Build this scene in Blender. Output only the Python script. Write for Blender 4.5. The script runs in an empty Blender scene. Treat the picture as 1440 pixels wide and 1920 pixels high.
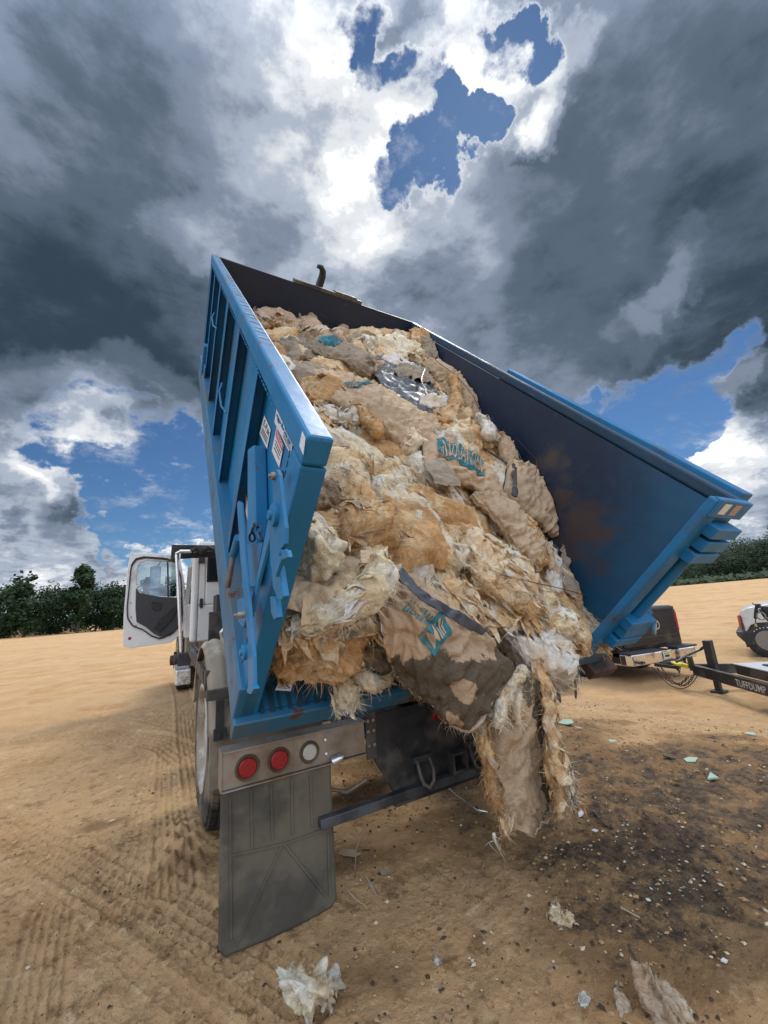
import bpy, bmesh, math, random
import numpy as np
from mathutils import Vector, Matrix, noise
PI = math.pi
S = bpy.context.scene
COL = S.collection

# ------------------------------------------------------------------ camera
# camera basis in world space (columns: image right, image down, view direction)
RC = np.array([[0.87269, 0.05101, 0.48561], [-0.48353, 0.22869, 0.84493], [-0.06795, -0.97216, 0.22424]])
FPX = 744.0
EYE = Vector((0, 0, 1.2))
cam = bpy.data.cameras.new('camera')
camo = bpy.data.objects.new('camera', cam); COL.objects.link(camo)
m3 = Matrix(((RC[0][0], -RC[0][1], -RC[0][2]), (RC[1][0], -RC[1][1], -RC[1][2]), (RC[2][0], -RC[2][1], -RC[2][2])))
camo.matrix_world = Matrix.Translation(EYE) @ m3.to_4x4()
cam.sensor_fit = 'HORIZONTAL'; cam.sensor_width = 36; cam.lens = FPX / 1440 * 36
cam.clip_start = 0.05; cam.clip_end = 3000
S.camera = camo
S.render.resolution_x = 768; S.render.resolution_y = 1024

def ray(px, py):                       # a pixel of the 1440x1920 photograph -> direction
    d = RC @ np.array([(px-720)/FPX, (py-960)/FPX, 1.0])
    return Vector(d)
def at_y(px, py, y): d = ray(px, py); return EYE + d*(y/d.y)
def at_x(px, py, x): d = ray(px, py); return EYE + d*(x/d.x)
def at_z(px, py, z): d = ray(px, py); return EYE + d*((z-EYE.z)/d.z)

# ------------------------------------------------------------------ view
S.view_settings.view_transform = 'Standard'; S.view_settings.look = 'None'
S.view_settings.exposure = 0.0; S.view_settings.gamma = 1.0
S.view_settings.use_curve_mapping = False

# ------------------------------------------------------------------ sun and sky
sd = ray(905, 225).normalized()
SUN_EL = math.asin(sd.z); SUN_AZ = math.atan2(sd.x, sd.y)
sun = bpy.data.lights.new('sun', 'SUN'); sun.energy = 2.3; sun.angle = math.radians(18); sun.color = (1.0, .95, .88)
suno = bpy.data.objects.new('sun', sun); COL.objects.link(suno)
suno.rotation_euler = Vector(sd).to_track_quat('Z', 'Y').to_euler()
suno.location = (0, 0, 30)

W = bpy.data.worlds.new('World'); S.world = W; W.use_nodes = True
NT = W.node_tree; NT.nodes.clear()
def wn(t, **k):
    n = NT.nodes.new(t)
    for a, b in k.items(): setattr(n, a, b)
    return n
def wl(a, b): NT.links.new(a, b)
def wmath(op, a, b=None, c=None, clamp=False):
    n = wn('ShaderNodeMath', operation=op); n.use_clamp = clamp
    for i, v in enumerate((a, b, c)):
        if v is None: continue
        if hasattr(v, 'is_linked'): wl(v, n.inputs[i])
        else: n.inputs[i].default_value = v
    return n.outputs[0]
def wvm(op, a, b=None, out=0):
    n = wn('ShaderNodeVectorMath', operation=op)
    for i, v in enumerate((a, b)):
        if v is None: continue
        if hasattr(v, 'is_linked'): wl(v, n.inputs[i])
        else: n.inputs[i].default_value = v
    return n.outputs[out]
def wscale(a, s):
    n = wn('ShaderNodeVectorMath', operation='SCALE'); wl(a, n.inputs[0])
    if hasattr(s, 'is_linked'): wl(s, n.inputs[3])
    else: n.inputs[3].default_value = s
    return n.outputs[0]
def wnoise(vec, scale, detail=6, rough=.55, dist=0, out=0):
    n = wn('ShaderNodeTexNoise'); wl(vec, n.inputs['Vector'])
    n.inputs['Scale'].default_value = scale; n.inputs['Detail'].default_value = detail
    n.inputs['Roughness'].default_value = rough; n.inputs['Distortion'].default_value = dist
    return n.outputs[out]
def wsmooth(v, a, b, lo=0, hi=1):
    n = wn('ShaderNodeMapRange', interpolation_type='SMOOTHSTEP'); wl(v, n.inputs[0])
    n.inputs[1].default_value = a; n.inputs[2].default_value = b
    n.inputs[3].default_value = lo; n.inputs[4].default_value = hi
    return n.outputs[0]
def wmix(f, a, b):
    n = wn('ShaderNodeMix', data_type='RGBA')
    if hasattr(f, 'is_linked'): wl(f, n.inputs[0])
    else: n.inputs[0].default_value = f
    for i, v in ((6, a), (7, b)):
        if hasattr(v, 'is_linked'): wl(v, n.inputs[i])
        else: n.inputs[i].default_value = (*v, 1)
    return n.outputs[2]

tc = wn('ShaderNodeTexCoord').outputs['Generated']
D0 = wvm('NORMALIZE', tc)
# gnomonic-ish cloud coordinates: flatten by height so far clouds shrink
n1 = wnoise(D0, 2.2, 4, .55, 0, 1)
w1 = wscale(wvm('SUBTRACT', n1, (.5, .5, .5)), .30)
n2 = wnoise(D0, 9, 5, .6, 0, 1)
w2 = wscale(wvm('SUBTRACT', n2, (.5, .5, .5)), .10)
D1 = wvm('ADD', D0, w1)
D2 = wvm('NORMALIZE', wvm('ADD', D1, w2))          # fine, warped direction
D3 = wvm('NORMALIZE', D1)                          # softly warped direction

def blob(Dv, px, py, r, amp, hard=1.0):            # smooth cap around a sky direction (radius in picture pixels)
    d = ray(px, py); L = d.length; c = d/L
    ang = math.atan2(r*(.5+.5/L), FPX*L)           # pixel radius -> angle
    dot = wvm('DOT_PRODUCT', Dv, tuple(c), out=1)
    n = wn('ShaderNodeMapRange', interpolation_type='SMOOTHERSTEP'); wl(dot, n.inputs[0])
    n.inputs[1].default_value = math.cos(ang*1.35); n.inputs[2].default_value = math.cos(ang*.35*hard)
    n.inputs[3].default_value = 0; n.inputs[4].default_value = amp
    return n.outputs[0]
def field(Dv, lst):
    acc = None
    for b in lst:
        o = blob(Dv, *b)
        acc = o if acc is None else wmath('ADD', acc, o)
    return acc
# cloud cover holes (blue gaps) and puffs
HOLES = [(765, 375, 52, 1.15), (810, 310, 50, 1.05), (870, 230, 58, 1.0), (690, 40, 70, 1.2), (745, 120, 60, .8), (945, 60, 66, 1.0), (820, 150, 60, .65),
         (250, 900, 130, 1.1), (330, 960, 140, 1.2), (190, 985, 70, .6), (1200, 800, 110, 1.2), (1300, 745, 100, 1.2), (1130, 850, 100, 1.1), (1380, 650, 60, .6),
         (1260, 890, 110, .9), (1340, 800, 100, .8), (60, 890, 60, .5), (230, 1050, 110, .9), (430, 980, 120, 1.1), (1400, 960, 130, .7), (1420, 780, 60, .4), (60, 1060, 110, .5)]
PUFFS = [(60, 940, 95, 1.2), (150, 930, 60, 1.0), (40, 1040, 80, 1.2), (120, 1045, 50, 1.0), (20, 1090, 60, .9), (350, 1000, 45, 1.6), (220, 1070, 60, 1.4), (310, 1060, 50, 1.3), (230, 830, 70, 1.0),
         (1420, 725, 68, 1.9), (1370, 860, 85, 2.0), (1440, 870, 95, 1.9), (1310, 880, 50, 1.3), (1400, 970, 85, 1.3), (1330, 960, 60, 1.0), (1440, 810, 30, 1.0),
         (560, 60, 90, .7), (900, 90, 60, 1.1), (680, 270, 90, 1.1), (620, 130, 110, 1.0), (790, 60, 40, .6), (960, 250, 60, 1.0)]
n4 = wnoise(D0, 5.5, 6, .62, 0, 1)
D4 = wvm('NORMALIZE', wvm('ADD', D1, wscale(wvm('SUBTRACT', n4, (.5, .5, .5)), .26)))     # strongly torn direction
hol = field(D4, HOLES); puf = field(D4, PUFFS)
# a flat cloud layer: detail shrinks toward the horizon
sepD = wn('ShaderNodeSeparateXYZ'); wl(D0, sepD.inputs[0])
inv = wmath('DIVIDE', 1.0, wmath('ADD', wmath('MAXIMUM', sepD.outputs[2], 0.0), .34))
comb = wn('ShaderNodeCombineXYZ'); wl(wmath('MULTIPLY', sepD.outputs[0], inv), comb.inputs[0]); wl(wmath('MULTIPLY', sepD.outputs[1], inv), comb.inputs[1]); wl(wmath('MULTIPLY', sepD.outputs[2], 1.2), comb.inputs[2])
PL = comb.outputs[0]
fb = wnoise(PL, 4.2, 9, .64)
prox = wsmooth(wvm('DOT_PRODUCT', D0, tuple(sd), out=1), .75, .985)
gate = wmath('MINIMUM', wmath('MULTIPLY_ADD', wmath('MAXIMUM', hol, 0), 1.6, .10), 1.0)
cov = wmath('SUBTRACT', wmath('ADD', puf, 1.0), hol)
cov = wmath('ADD', cov, wmath('MULTIPLY', wmath('MULTIPLY', wmath('SUBTRACT', fb, .5), 6.5), gate))
alpha = wmath('MAXIMUM', wsmooth(cov, .05, .95), wmath('MULTIPLY', wsmooth(wnoise(PL, 7, 7, .7), .48, .72), .42))
# brightness of the clouds: dark decks and bright breaks
DARK = [(1250, 300, 420, .50), (1430, 500, 300, .42), (1150, 560, 230, .34), (1130, 100, 230, .18), (1000, 420, 140, .2), (830, 560, 180, .15),
        (40, 660, 340, .62), (250, 600, 260, .28), (100, 220, 330, .24), (350, 330, 260, .16), (320, 120, 220, .1), (1000, 690, 220, .3), (1300, 640, 200, .3), (110, 985, 50, .3), (100, 1000, 90, .2), (1380, 905, 70, .3), (400, 700, 160, .25), (560, 430, 120, .1)]
BRIGHT = [(640, 220, 200, .07), (740, 270, 130, .24), (930, 180, 110, .45), (985, 250, 60, .4), (1010, 60, 90, .34), (700, 430, 110, .24), (400, 420, 90, .16), (1160, 610, 60, .16), (1195, 550, 70, .20), (1235, 490, 55, .15), (640, 40, 110, .16), (870, 60, 110, .34),
          (60, 800, 140, .30), (270, 800, 110, .34), (160, 880, 80, .36), (60, 930, 60, .28), (1410, 690, 60, .34), (1380, 830, 80, .34), (1300, 900, 140, .26), (300, 1050, 110, .28), (40, 1040, 80, .26)]
dk = field(D3, DARK); br = field(D4, BRIGHT)
dks = wmath('SUBTRACT', 1.0, wmath('POWER', 2.718, wmath('MULTIPLY', dk, -1.35)))
nb = wnoise(PL, 1.5, 4, .45)
nb2 = wmath('ADD', wmath('MULTIPLY', wnoise(PL, 6.0, 7, .62), .75), wmath('MULTIPLY', wnoise(PL, 19, 4, .6), .25))
core = wsmooth(cov, .35, 1.25)
sh = wmath('SUBTRACT', wmath('MULTIPLY_ADD', dks, .80, .42), br)
sh = wmath('ADD', sh, wmath('MULTIPLY', wmath('SUBTRACT', nb, .5), .55))
calm = wmath('SUBTRACT', 1.0, wmath('MULTIPLY', dks, 1.1))
sh = wmath('ADD', sh, wmath('MULTIPLY', wmath('MULTIPLY', wmath('SUBTRACT', nb2, .5), 1.9), wmath('MAXIMUM', calm, .10)))
rim = wmath('MULTIPLY', wmath('SUBTRACT', 1.0, core), wmath('MULTIPLY_ADD', prox, .50, .30))
sh = wmath('MULTIPLY', sh, wmath('SUBTRACT', 1.0, rim))
sh = wmath('MULTIPLY', sh, 1.0, clamp=True)
ramp = wn('ShaderNodeValToRGB'); wl(sh, ramp.inputs[0])
cr = ramp.color_ramp; cr.interpolation = 'EASE'
stops = [(0.0, (1.15, 1.16, 1.15)), (.14, (.80, .83, .87)), (.36, (.42, .48, .58)), (.58, (.215, .265, .355)), (.80, (.100, .140, .190)), (1.0, (.036, .060, .088))]
while len(cr.elements) < len(stops): cr.elements.new(.5)
for e, (p, c) in zip(cr.elements, stops): e.position = p; e.color = (*c, 1)
cloudcol = ramp.outputs[0]
# Nishita blue behind the clouds
sky = wn('ShaderNodeTexSky', sky_type='NISHITA'); sky.sun_disc = False
sky.sun_elevation = SUN_EL; sky.sun_rotation = SUN_AZ; sky.air_density = 1.0; sky.dust_density = .15; sky.ozone_density = 1.2; sky.altitude = 0
bgs = wn('ShaderNodeBackground'); bgs.inputs[1].default_value = .062
tint = wn('ShaderNodeMix', data_type='RGBA', blend_type='MULTIPLY'); tint.inputs[0].default_value = 1
wl(sky.outputs[0], tint.inputs[6]); tint.inputs[7].default_value = (.62, .92, 1.22, 1)
wl(tint.outputs[2], bgs.inputs[0])
bgc = wn('ShaderNodeBackground'); wl(cloudcol, bgc.inputs[0])
back = wvm('DOT_PRODUCT', D0, (-.42, -.76, .50), out=1)          # unseen sky behind the camera, cloud brightness raised as added fill light
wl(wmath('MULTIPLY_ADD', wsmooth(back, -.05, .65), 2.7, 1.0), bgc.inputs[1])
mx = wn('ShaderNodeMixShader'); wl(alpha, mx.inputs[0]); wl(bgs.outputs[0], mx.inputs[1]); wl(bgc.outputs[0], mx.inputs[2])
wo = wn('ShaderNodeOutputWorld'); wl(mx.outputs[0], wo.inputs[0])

# ------------------------------------------------------------------ materials
def mat(name):
    m = bpy.data.materials.new(name); m.use_nodes = True
    nt = m.node_tree; b = nt.nodes['Principled BSDF']
    return m, nt, b
def nd(nt, t, **k):
    n = nt.nodes.new(t)
    for a, b in k.items(): setattr(n, a, b)
    return n
def lk(nt, a, b): nt.links.new(a, b)
def texnoise(nt, vec, scale, detail=5, rough=.55, dist=0.0):
    n = nd(nt, 'ShaderNodeTexNoise')
    if vec is not None: lk(nt, vec, n.inputs['Vector'])
    n.inputs['Scale'].default_value = scale; n.inputs['Detail'].default_value = detail
    n.inputs['Roughness'].default_value = rough; n.inputs['Distortion'].default_value = dist
    return n.outputs[0]
def ss(nt, v, a, b, lo=0.0, hi=1.0):
    n = nd(nt, 'ShaderNodeMapRange', interpolation_type='SMOOTHSTEP'); lk(nt, v, n.inputs[0])
    for i, x in enumerate((a, b, lo, hi)): n.inputs[i+1].default_value = x
    return n.outputs[0]
def mixc(nt, f, a, b, mode='MIX'):
    n = nd(nt, 'ShaderNodeMix', data_type='RGBA', blend_type=mode)
    if isinstance(f, (int, float)): n.inputs[0].default_value = f
    else: lk(nt, f, n.inputs[0])
    for i, v in ((6, a), (7, b)):
        if isinstance(v, tuple): n.inputs[i].default_value = (*v, 1)
        else: lk(nt, v, n.inputs[i])
    return n.outputs[2]
def mth(nt, op, a, b=None, c=None, clamp=False):
    n = nd(nt, 'ShaderNodeMath', operation=op); n.use_clamp = clamp
    for i, v in enumerate((a, b, c)):
        if v is None: continue
        if isinstance(v, (int, float)): n.inputs[i].default_value = v
        else: lk(nt, v, n.inputs[i])
    return n.outputs[0]
def objco(nt): return nd(nt, 'ShaderNodeTexCoord').outputs['Object']
def stretch(nt, vec, s):
    n = nd(nt, 'ShaderNodeMapping'); lk(nt, vec, n.inputs[0]); n.inputs['Scale'].default_value = s
    return n.outputs[0]
def bump(nt, b, h, strength=.3, dist=.01):
    n = nd(nt, 'ShaderNodeBump'); n.inputs['Strength'].default_value = strength; n.inputs['Distance'].default_value = dist
    lk(nt, h, n.inputs['Height']); lk(nt, n.outputs[0], b.inputs['Normal']); return n

def simple(name, col, rough=.5, metal=0.0, var=.25, scale=8, dirt=None, dirt_amt=.5, bmp=.0, spec=None):
    """plain paint / rubber / metal with tone variation and blotches of dirt"""
    m, nt, b = mat(name); v = objco(nt)
    n1 = texnoise(nt, v, scale, 6, .6)
    c = mixc(nt, n1, tuple(x*(1-var) for x in col), tuple(min(1, x*(1+var)) for x in col))
    if dirt:
        n2 = texnoise(nt, v, scale*.45, 8, .66)
        c = mixc(nt, ss(nt, n2, .56-.22*dirt_amt, .66-.1*dirt_amt), c, dirt)
    lk(nt, c, b.inputs['Base Color'])
    n3 = texnoise(nt, v, scale*3, 4)
    lk(nt, ss(nt, n3, .3, .7, max(0, rough-.1), min(1, rough+.15)), b.inputs['Roughness'])
    b.inputs['Metallic'].default_value = metal
    if spec is not None: b.inputs['Specular IOR Level'].default_value = spec
    if bmp: bump(nt, b, texnoise(nt, v, scale*5, 6, .6), bmp, .004)
    return m

def steel_paint(name, col, dark, wear=.5, grime=(.055, .045, .035)):
    """blue container paint: rust specks, rubbed streaks, dust"""
    m, nt, b = mat(name); v = objco(nt)
    base = mixc(nt, texnoise(nt, v, 2.2, 5), col, dark)
    scr = texnoise(nt, stretch(nt, v, (3, .8, 14)), 5, 7, .65)
    base = mixc(nt, ss(nt, scr, .60, .70, 0, .35*wear), base, (.20, .27, .31))
    gr = texnoise(nt, v, 1.7, 9, .68)
    base = mixc(nt, ss(nt, gr, .56-.10*wear, .74-.10*wear, 0, .75*wear), base, grime)
    ru = texnoise(nt, v, 7, 9, .72)
    base = mixc(nt, ss(nt, ru, .66-.05*wear, .70-.05*wear), base, (.085, .032, .016))
    lk(nt, base, b.inputs['Base Color'])
    lk(nt, ss(nt, gr, .35, .7, .36, .70), b.inputs['Roughness']); b.inputs['Specular IOR Level'].default_value = .4
    dn = texnoise(nt, v, 3.2, 3, .5)
    bump(nt, b, mth(nt, 'ADD', mth(nt, 'MULTIPLY', dn, 6.0), texnoise(nt, v, 26, 8, .6)), .14+.12*wear, .004)
    return m

BLUE = steel_paint('blue_paint', (.007, .160, .345), (.005, .110, .25), .7)
BLUE_WORN = steel_paint('worn_blue_paint', (.016, .125, .25), (.02, .11, .20), 1.0, (.10, .105, .09))
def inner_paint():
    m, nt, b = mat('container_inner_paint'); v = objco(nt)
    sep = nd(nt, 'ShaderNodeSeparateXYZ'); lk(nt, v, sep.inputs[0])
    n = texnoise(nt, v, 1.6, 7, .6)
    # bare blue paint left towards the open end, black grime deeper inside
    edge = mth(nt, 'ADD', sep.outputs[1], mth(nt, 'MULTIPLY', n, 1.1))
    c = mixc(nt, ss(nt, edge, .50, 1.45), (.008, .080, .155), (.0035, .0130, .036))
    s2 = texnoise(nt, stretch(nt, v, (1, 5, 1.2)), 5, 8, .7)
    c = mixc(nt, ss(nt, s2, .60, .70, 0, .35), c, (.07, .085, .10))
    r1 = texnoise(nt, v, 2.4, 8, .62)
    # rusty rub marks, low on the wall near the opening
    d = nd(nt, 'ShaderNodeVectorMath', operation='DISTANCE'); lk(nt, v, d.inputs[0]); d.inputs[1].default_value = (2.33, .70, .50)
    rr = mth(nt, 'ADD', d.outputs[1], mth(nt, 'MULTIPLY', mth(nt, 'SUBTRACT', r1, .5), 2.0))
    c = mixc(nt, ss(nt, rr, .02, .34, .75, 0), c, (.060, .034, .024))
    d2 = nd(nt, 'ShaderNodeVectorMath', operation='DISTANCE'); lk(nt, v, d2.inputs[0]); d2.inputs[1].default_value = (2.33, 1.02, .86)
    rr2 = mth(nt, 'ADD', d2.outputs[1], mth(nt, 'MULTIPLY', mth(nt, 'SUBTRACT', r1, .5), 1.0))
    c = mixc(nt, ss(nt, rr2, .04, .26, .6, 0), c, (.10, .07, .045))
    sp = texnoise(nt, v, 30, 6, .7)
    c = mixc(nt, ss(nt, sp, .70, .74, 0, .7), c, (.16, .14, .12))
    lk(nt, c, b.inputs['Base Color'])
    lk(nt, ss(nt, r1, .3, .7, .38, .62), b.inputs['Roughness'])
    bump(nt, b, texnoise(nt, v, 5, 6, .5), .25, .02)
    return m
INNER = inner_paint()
BLACK = simple('black_paint', (.012, .013, .016), .45, 0, .3, 6, (.06, .055, .045), .25)
BLACKDUST = simple('dusty_black_paint', (.022, .022, .023), .6, 0, .3, 5, (.10, .085, .065), .55)
GREYBAR = simple('grey_bar_paint', (.06, .065, .07), .55, 0, .4, 5, (.015, .015, .016), .45, .2)
DULLMETAL = simple('dusty_metal', (.26, .225, .19), .42, .55, .25, 5, (.15, .115, .08), .6, .1)
CHROME = simple('chrome', (.75, .75, .76), .14, 1.0, .08, 4, (.22, .17, .12), .3)
ALU = simple('bright_metal', (.72, .73, .75), .3, .9, .1, 8)
WHITE = simple('white_cab_paint', (.62, .615, .60), .32, 0, .06, 3, (.40, .36, .30), .15)
DARKTRIM = simple('dark_trim', (.028, .028, .032), .6, 0, .2, 9)
RUBBER = simple('seal_rubber', (.014, .014, .015), .7, 0, .2, 9)
TYRE = simple('tyre_rubber', (.028, .026, .024), .85, 0, .3, 9, (.17, .125, .08), .55, .3)
TYREBLK = simple('black_tyre_rubber', (.016, .016, .017), .75, 0, .3, 9, (.06, .05, .04), .25, .3)
RIM = simple('wheel_rim_paint', (.52, .50, .46), .45, .3, .15, 6, (.22, .17, .12), .5)
FENDER = simple('dusty_fender', (.16, .135, .10), .75, 0, .25, 4, (.27, .215, .15), .6, .3)
FLAPM = simple('mud_flap_rubber', (.105, .090, .062), .85, 0, .25, 6, (.055, .048, .036), .55, .35)
REDLENS = simple('red_lens', (.24, .006, .012), .25, 0, .2, 30)
WHITELENS = simple('white_lens', (.42, .40, .36), .3, 0, .1, 30)
BRASS = simple('dirty_grommet', (.085, .06, .03), .7, 0, .3, 12)
RUSTY = simple('rusty_steel', (.075, .036, .022), .8, 0, .4, 7, (.02, .016, .014), .5, .3)
YELLOW = simple('yellow_paint', (.62, .50, .02), .5, 0, .15, 10, (.1, .08, .03), .2)
DARKCAR = simple('dark_grey_car_paint', (.020, .019, .021), .16, .35, .12, 3, (.075, .062, .05), .35)
SILVERCAR = simple('pale_car_paint', (.50, .49, .46), .28, 0, .06, 3, (.34, .30, .25), .3)
ORANGELENS = simple('orange_lens', (.42, .055, .015), .3, 0, .2, 20)
STICKERW = simple('sticker_white', (.60, .60, .61), .5, 0, .1, 20)
INKBLACK = simple('ink_black', (.02, .02, .025), .6)
INKRED = simple('ink_red', (.45, .03, .04), .6)
INKTEAL = simple('print_teal', (.030, .155, .19), .9, 0, .35, 18, (.25, .17, .10), .3)
TAPE = simple('reflective_tape', (.62, .62, .60), .3, 0, .05, 12)
TAPERED = simple('faded_tape', (.36, .22, .17), .4, 0, .1, 12)
LETTER = simple('sign_lettering', (.52, .52, .50), .6)
def glass(name, col=(.55, .62, .64), a=.35):
    m, nt, b = mat(name)
    b.inputs['Base Color'].default_value = (*col, 1); b.inputs['Roughness'].default_value = .05
    t = nd(nt, 'ShaderNodeBsdfTransparent'); t.inputs[0].default_value = (*col, 1)
    g = nd(nt, 'ShaderNodeBsdfGlossy'); g.inputs['Roughness'].default_value = .03
    mxs = nd(nt, 'ShaderNodeMixShader'); mxs.inputs[0].default_value = a*.5
    lk(nt, t.outputs[0], mxs.inputs[1]); lk(nt, g.outputs[0], mxs.inputs[2])
    lk(nt, mxs.outputs[0], nt.nodes['Material Output'].inputs[0])
    return m
GLASS = glass('window_glass', (.52, .60, .62), .3)
DARKGLASS = simple('dark_glass', (.012, .016, .02), .06, 0, .1, 3)
MIRROR = simple('mirror_glass', (.78, .82, .85), .04, 1.0, .02, 3)

# ------------------------------------------------------------------ mesh helpers
def tag(o, label=None, cat=None, group=None, kind=None):
    if label: o['label'] = label
    if cat: o['category'] = cat
    if group: o['group'] = group
    if kind: o['kind'] = kind
    return o
def empty(name, loc=(0, 0, 0), rot=None, label=None, cat=None, group=None):
    e = bpy.data.objects.new(name, None); COL.objects.link(e); e.empty_display_size = .2
    e.location = loc
    if rot is not None: e.rotation_euler = rot
    return tag(e, label, cat, group)
class MB:
    """collects simple solids; build() links them as one mesh object"""
    def __init__(s): s.v = []; s.f = []
    def add(s, vs, fs, M=None):
        o = len(s.v)
        s.v += [tuple(M @ Vector(p)) if M is not None else tuple(p) for p in vs]
        s.f += [tuple(i+o for i in f) for f in fs]; return s
    def box(s, x0, x1, y0, y1, z0, z1, M=None):
        vs = [(x, y, z) for x in (x0, x1) for y in (y0, y1) for z in (z0, z1)]
        return s.add(vs, [(0, 1, 3, 2), (4, 6, 7, 5), (0, 4, 5, 1), (2, 3, 7, 6), (0, 2, 6, 4), (1, 5, 7, 3)], M)
    def hexa(s, a, b, M=None):          # two quads of four points
        n = len(a); vs = list(a)+list(b)
        fs = [tuple(range(n))[::-1], tuple(range(n, 2*n))]+[(i, (i+1) % n, n+(i+1) % n, n+i) for i in range(n)]
        return s.add(vs, fs, M)
    def prism(s, pts, axis, a, b, M=None):   # outline in the plane normal to axis, from a to b
        def P(p, t): return {'x': (t, p[0], p[1]), 'y': (p[0], t, p[1]), 'z': (p[0], p[1], t)}[axis]
        return s.hexa([P(p, a) for p in pts], [P(p, b) for p in pts], M)
    def beam(s, p, q, w, h, up=(0, 0, 1), M=None):
        p = Vector(p); q = Vector(q); d = (q-p).normalized(); u = Vector(up); sd_ = d.cross(u).normalized(); u = sd_.cross(d)
        A = [p+sd_*(i*w/2)+u*(j*h/2) for i, j in ((-1, -1), (1, -1), (1, 1), (-1, 1))]
        return s.hexa(A, [x+(q-p) for x in A], M)
    def tube(s, path, r, n=10, M=None, closed=False):
        path = [Vector(p) for p in path]; vs = []; fs = []; up = Vector((0, 0, 1)); K = len(path)
        prev = None
        for i, p in enumerate(path):
            a = path[(i-1) % K] if (i > 0 or closed) else p; b = path[(i+1) % K] if (i < K-1 or closed) else p
            t = (b-a).normalized()
            if prev is None:
                sdv = t.cross(up)
                if sdv.length < .1: sdv = t.cross(Vector((1, 0, 0)))
                sdv.normalize()
            else:
                sdv = (prev-t*prev.dot(t)).normalized()
            prev = sdv; u = sdv.cross(t)
            rr = r[i] if isinstance(r, (list, tuple)) else r
            for k in range(n):
                an = 2*PI*k/n; vs.append(p+(sdv*math.cos(an)+u*math.sin(an))*rr)
        m = K if closed else K-1
        for i in range(m):
            j = (i+1) % K
            for k in range(n): fs.append((i*n+k, i*n+(k+1) % n, j*n+(k+1) % n, j*n+k))
        if not closed: fs += [tuple(range(n))[::-1], tuple((K-1)*n+k for k in range(n))]
        return s.add(vs, fs, M)
    def lathe(s, prof, c, axis, n=32, M=None, closed=False):   # profile (r, t) about an axis through c
        ax = Vector(axis).normalized(); e = ax.orthogonal().normalized(); g = ax.cross(e); c = Vector(c); vs = []; fs = []
        for r, t in prof:
            for k in range(n):
                an = 2*PI*k/n; vs.append(c+ax*t+(e*math.cos(an)+g*math.sin(an))*r)
        m = len(prof)
        for i in range(m if closed else m-1):
            j = (i+1) % m
            for k in range(n): fs.append((i*n+k, i*n+(k+1) % n, j*n+(k+1) % n, j*n+k))
        if not closed: fs += [tuple(range(n))[::-1], tuple((m-1)*n+k for k in range(n))]
        return s.add(vs, fs, M)
    def build(s, name, m, parent=None, bevel=0.0, smooth=False, fix=True):
        me = bpy.data.meshes.new(name); me.from_pydata(s.v, [], s.f)
        if fix:
            bm = bmesh.new(); bm.from_mesh(me); bmesh.ops.recalc_face_normals(bm, faces=bm.faces); bm.to_mesh(me); bm.free()
        o = bpy.data.objects.new(name, me); COL.objects.link(o); me.materials.append(m)
        if parent: o.parent = parent
        if smooth:
            me.polygons.foreach_set('use_smooth', [True]*len(me.polygons)); 
            try: me.set_sharp_from_angle(angle=math.radians(38))
            except Exception: pass
        if bevel:
            b = o.modifiers.new('bevel', 'BEVEL'); b.width = bevel; b.segments = 2; b.limit_method = 'ANGLE'; b.angle_limit = math.radians(40)
        return o
def gridmesh(name, P, m, parent=None, smooth=True, solid=0.0, closed_u=False):
    """P[i][j] -> points"""
    ni = len(P); nj = len(P[0])
    vs = [tuple(p) for row in P for p in row]
    fs = []
    for i in range(ni-1):
        for j in range(nj-(0 if closed_u else 1)):
            k = (j+1) % nj
            fs.append((i*nj+j, i*nj+k, (i+1)*nj+k, (i+1)*nj+j))
    me = bpy.data.meshes.new(name); me.from_pydata(vs, [], fs); me.materials.append(m)
    if smooth: me.polygons.foreach_set('use_smooth', [True]*len(me.polygons))
    o = bpy.data.objects.new(name, me); COL.objects.link(o)
    if parent: o.parent = parent
    if solid:
        s = o.modifiers.new('solid', 'SOLIDIFY'); s.thickness = solid; s.offset = 0
    return o
def sstep(a, b, x):
    t = min(1, max(0, (x-a)/(b-a))); return t*t*(3-2*t)
def fbm(p, o=4, h=.9): return noise.fractal(Vector(p), h, 2.0, o)
def text_mesh(s, size, ext=0.0, sub=0, shear=0.0):
    """a word as triangles in its own xy plane, centred on 0; returns verts, faces"""
    cu = bpy.data.curves.new('lettering', 'FONT'); cu.body = s; cu.size = size; cu.extrude = ext; cu.align_x = 'CENTER'; cu.align_y = 'CENTER'; cu.resolution_u = 2; cu.shear = shear; cu.offset = size*.012
    ob = bpy.data.objects.new('lettering', cu); COL.objects.link(ob)
    dg = bpy.context.evaluated_depsgraph_get(); dg.update()
    me = bpy.data.meshes.new_from_object(ob.evaluated_get(dg))
    COL.objects.unlink(ob); bpy.data.objects.remove(ob)
    bm = bmesh.new(); bm.from_mesh(me)
    if sub: bmesh.ops.subdivide_edges(bm, edges=[e for e in bm.edges if e.calc_length() > size*.12], cuts=sub, use_grid_fill=False); bmesh.ops.triangulate(bm, faces=bm.faces)
    vs = [v.co.copy() for v in bm.verts]; bm.verts.index_update()
    fs = [tuple(v.index for v in f.verts) for f in bm.faces]; bm.free(); bpy.data.meshes.remove(me)
    return vs, fs

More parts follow.
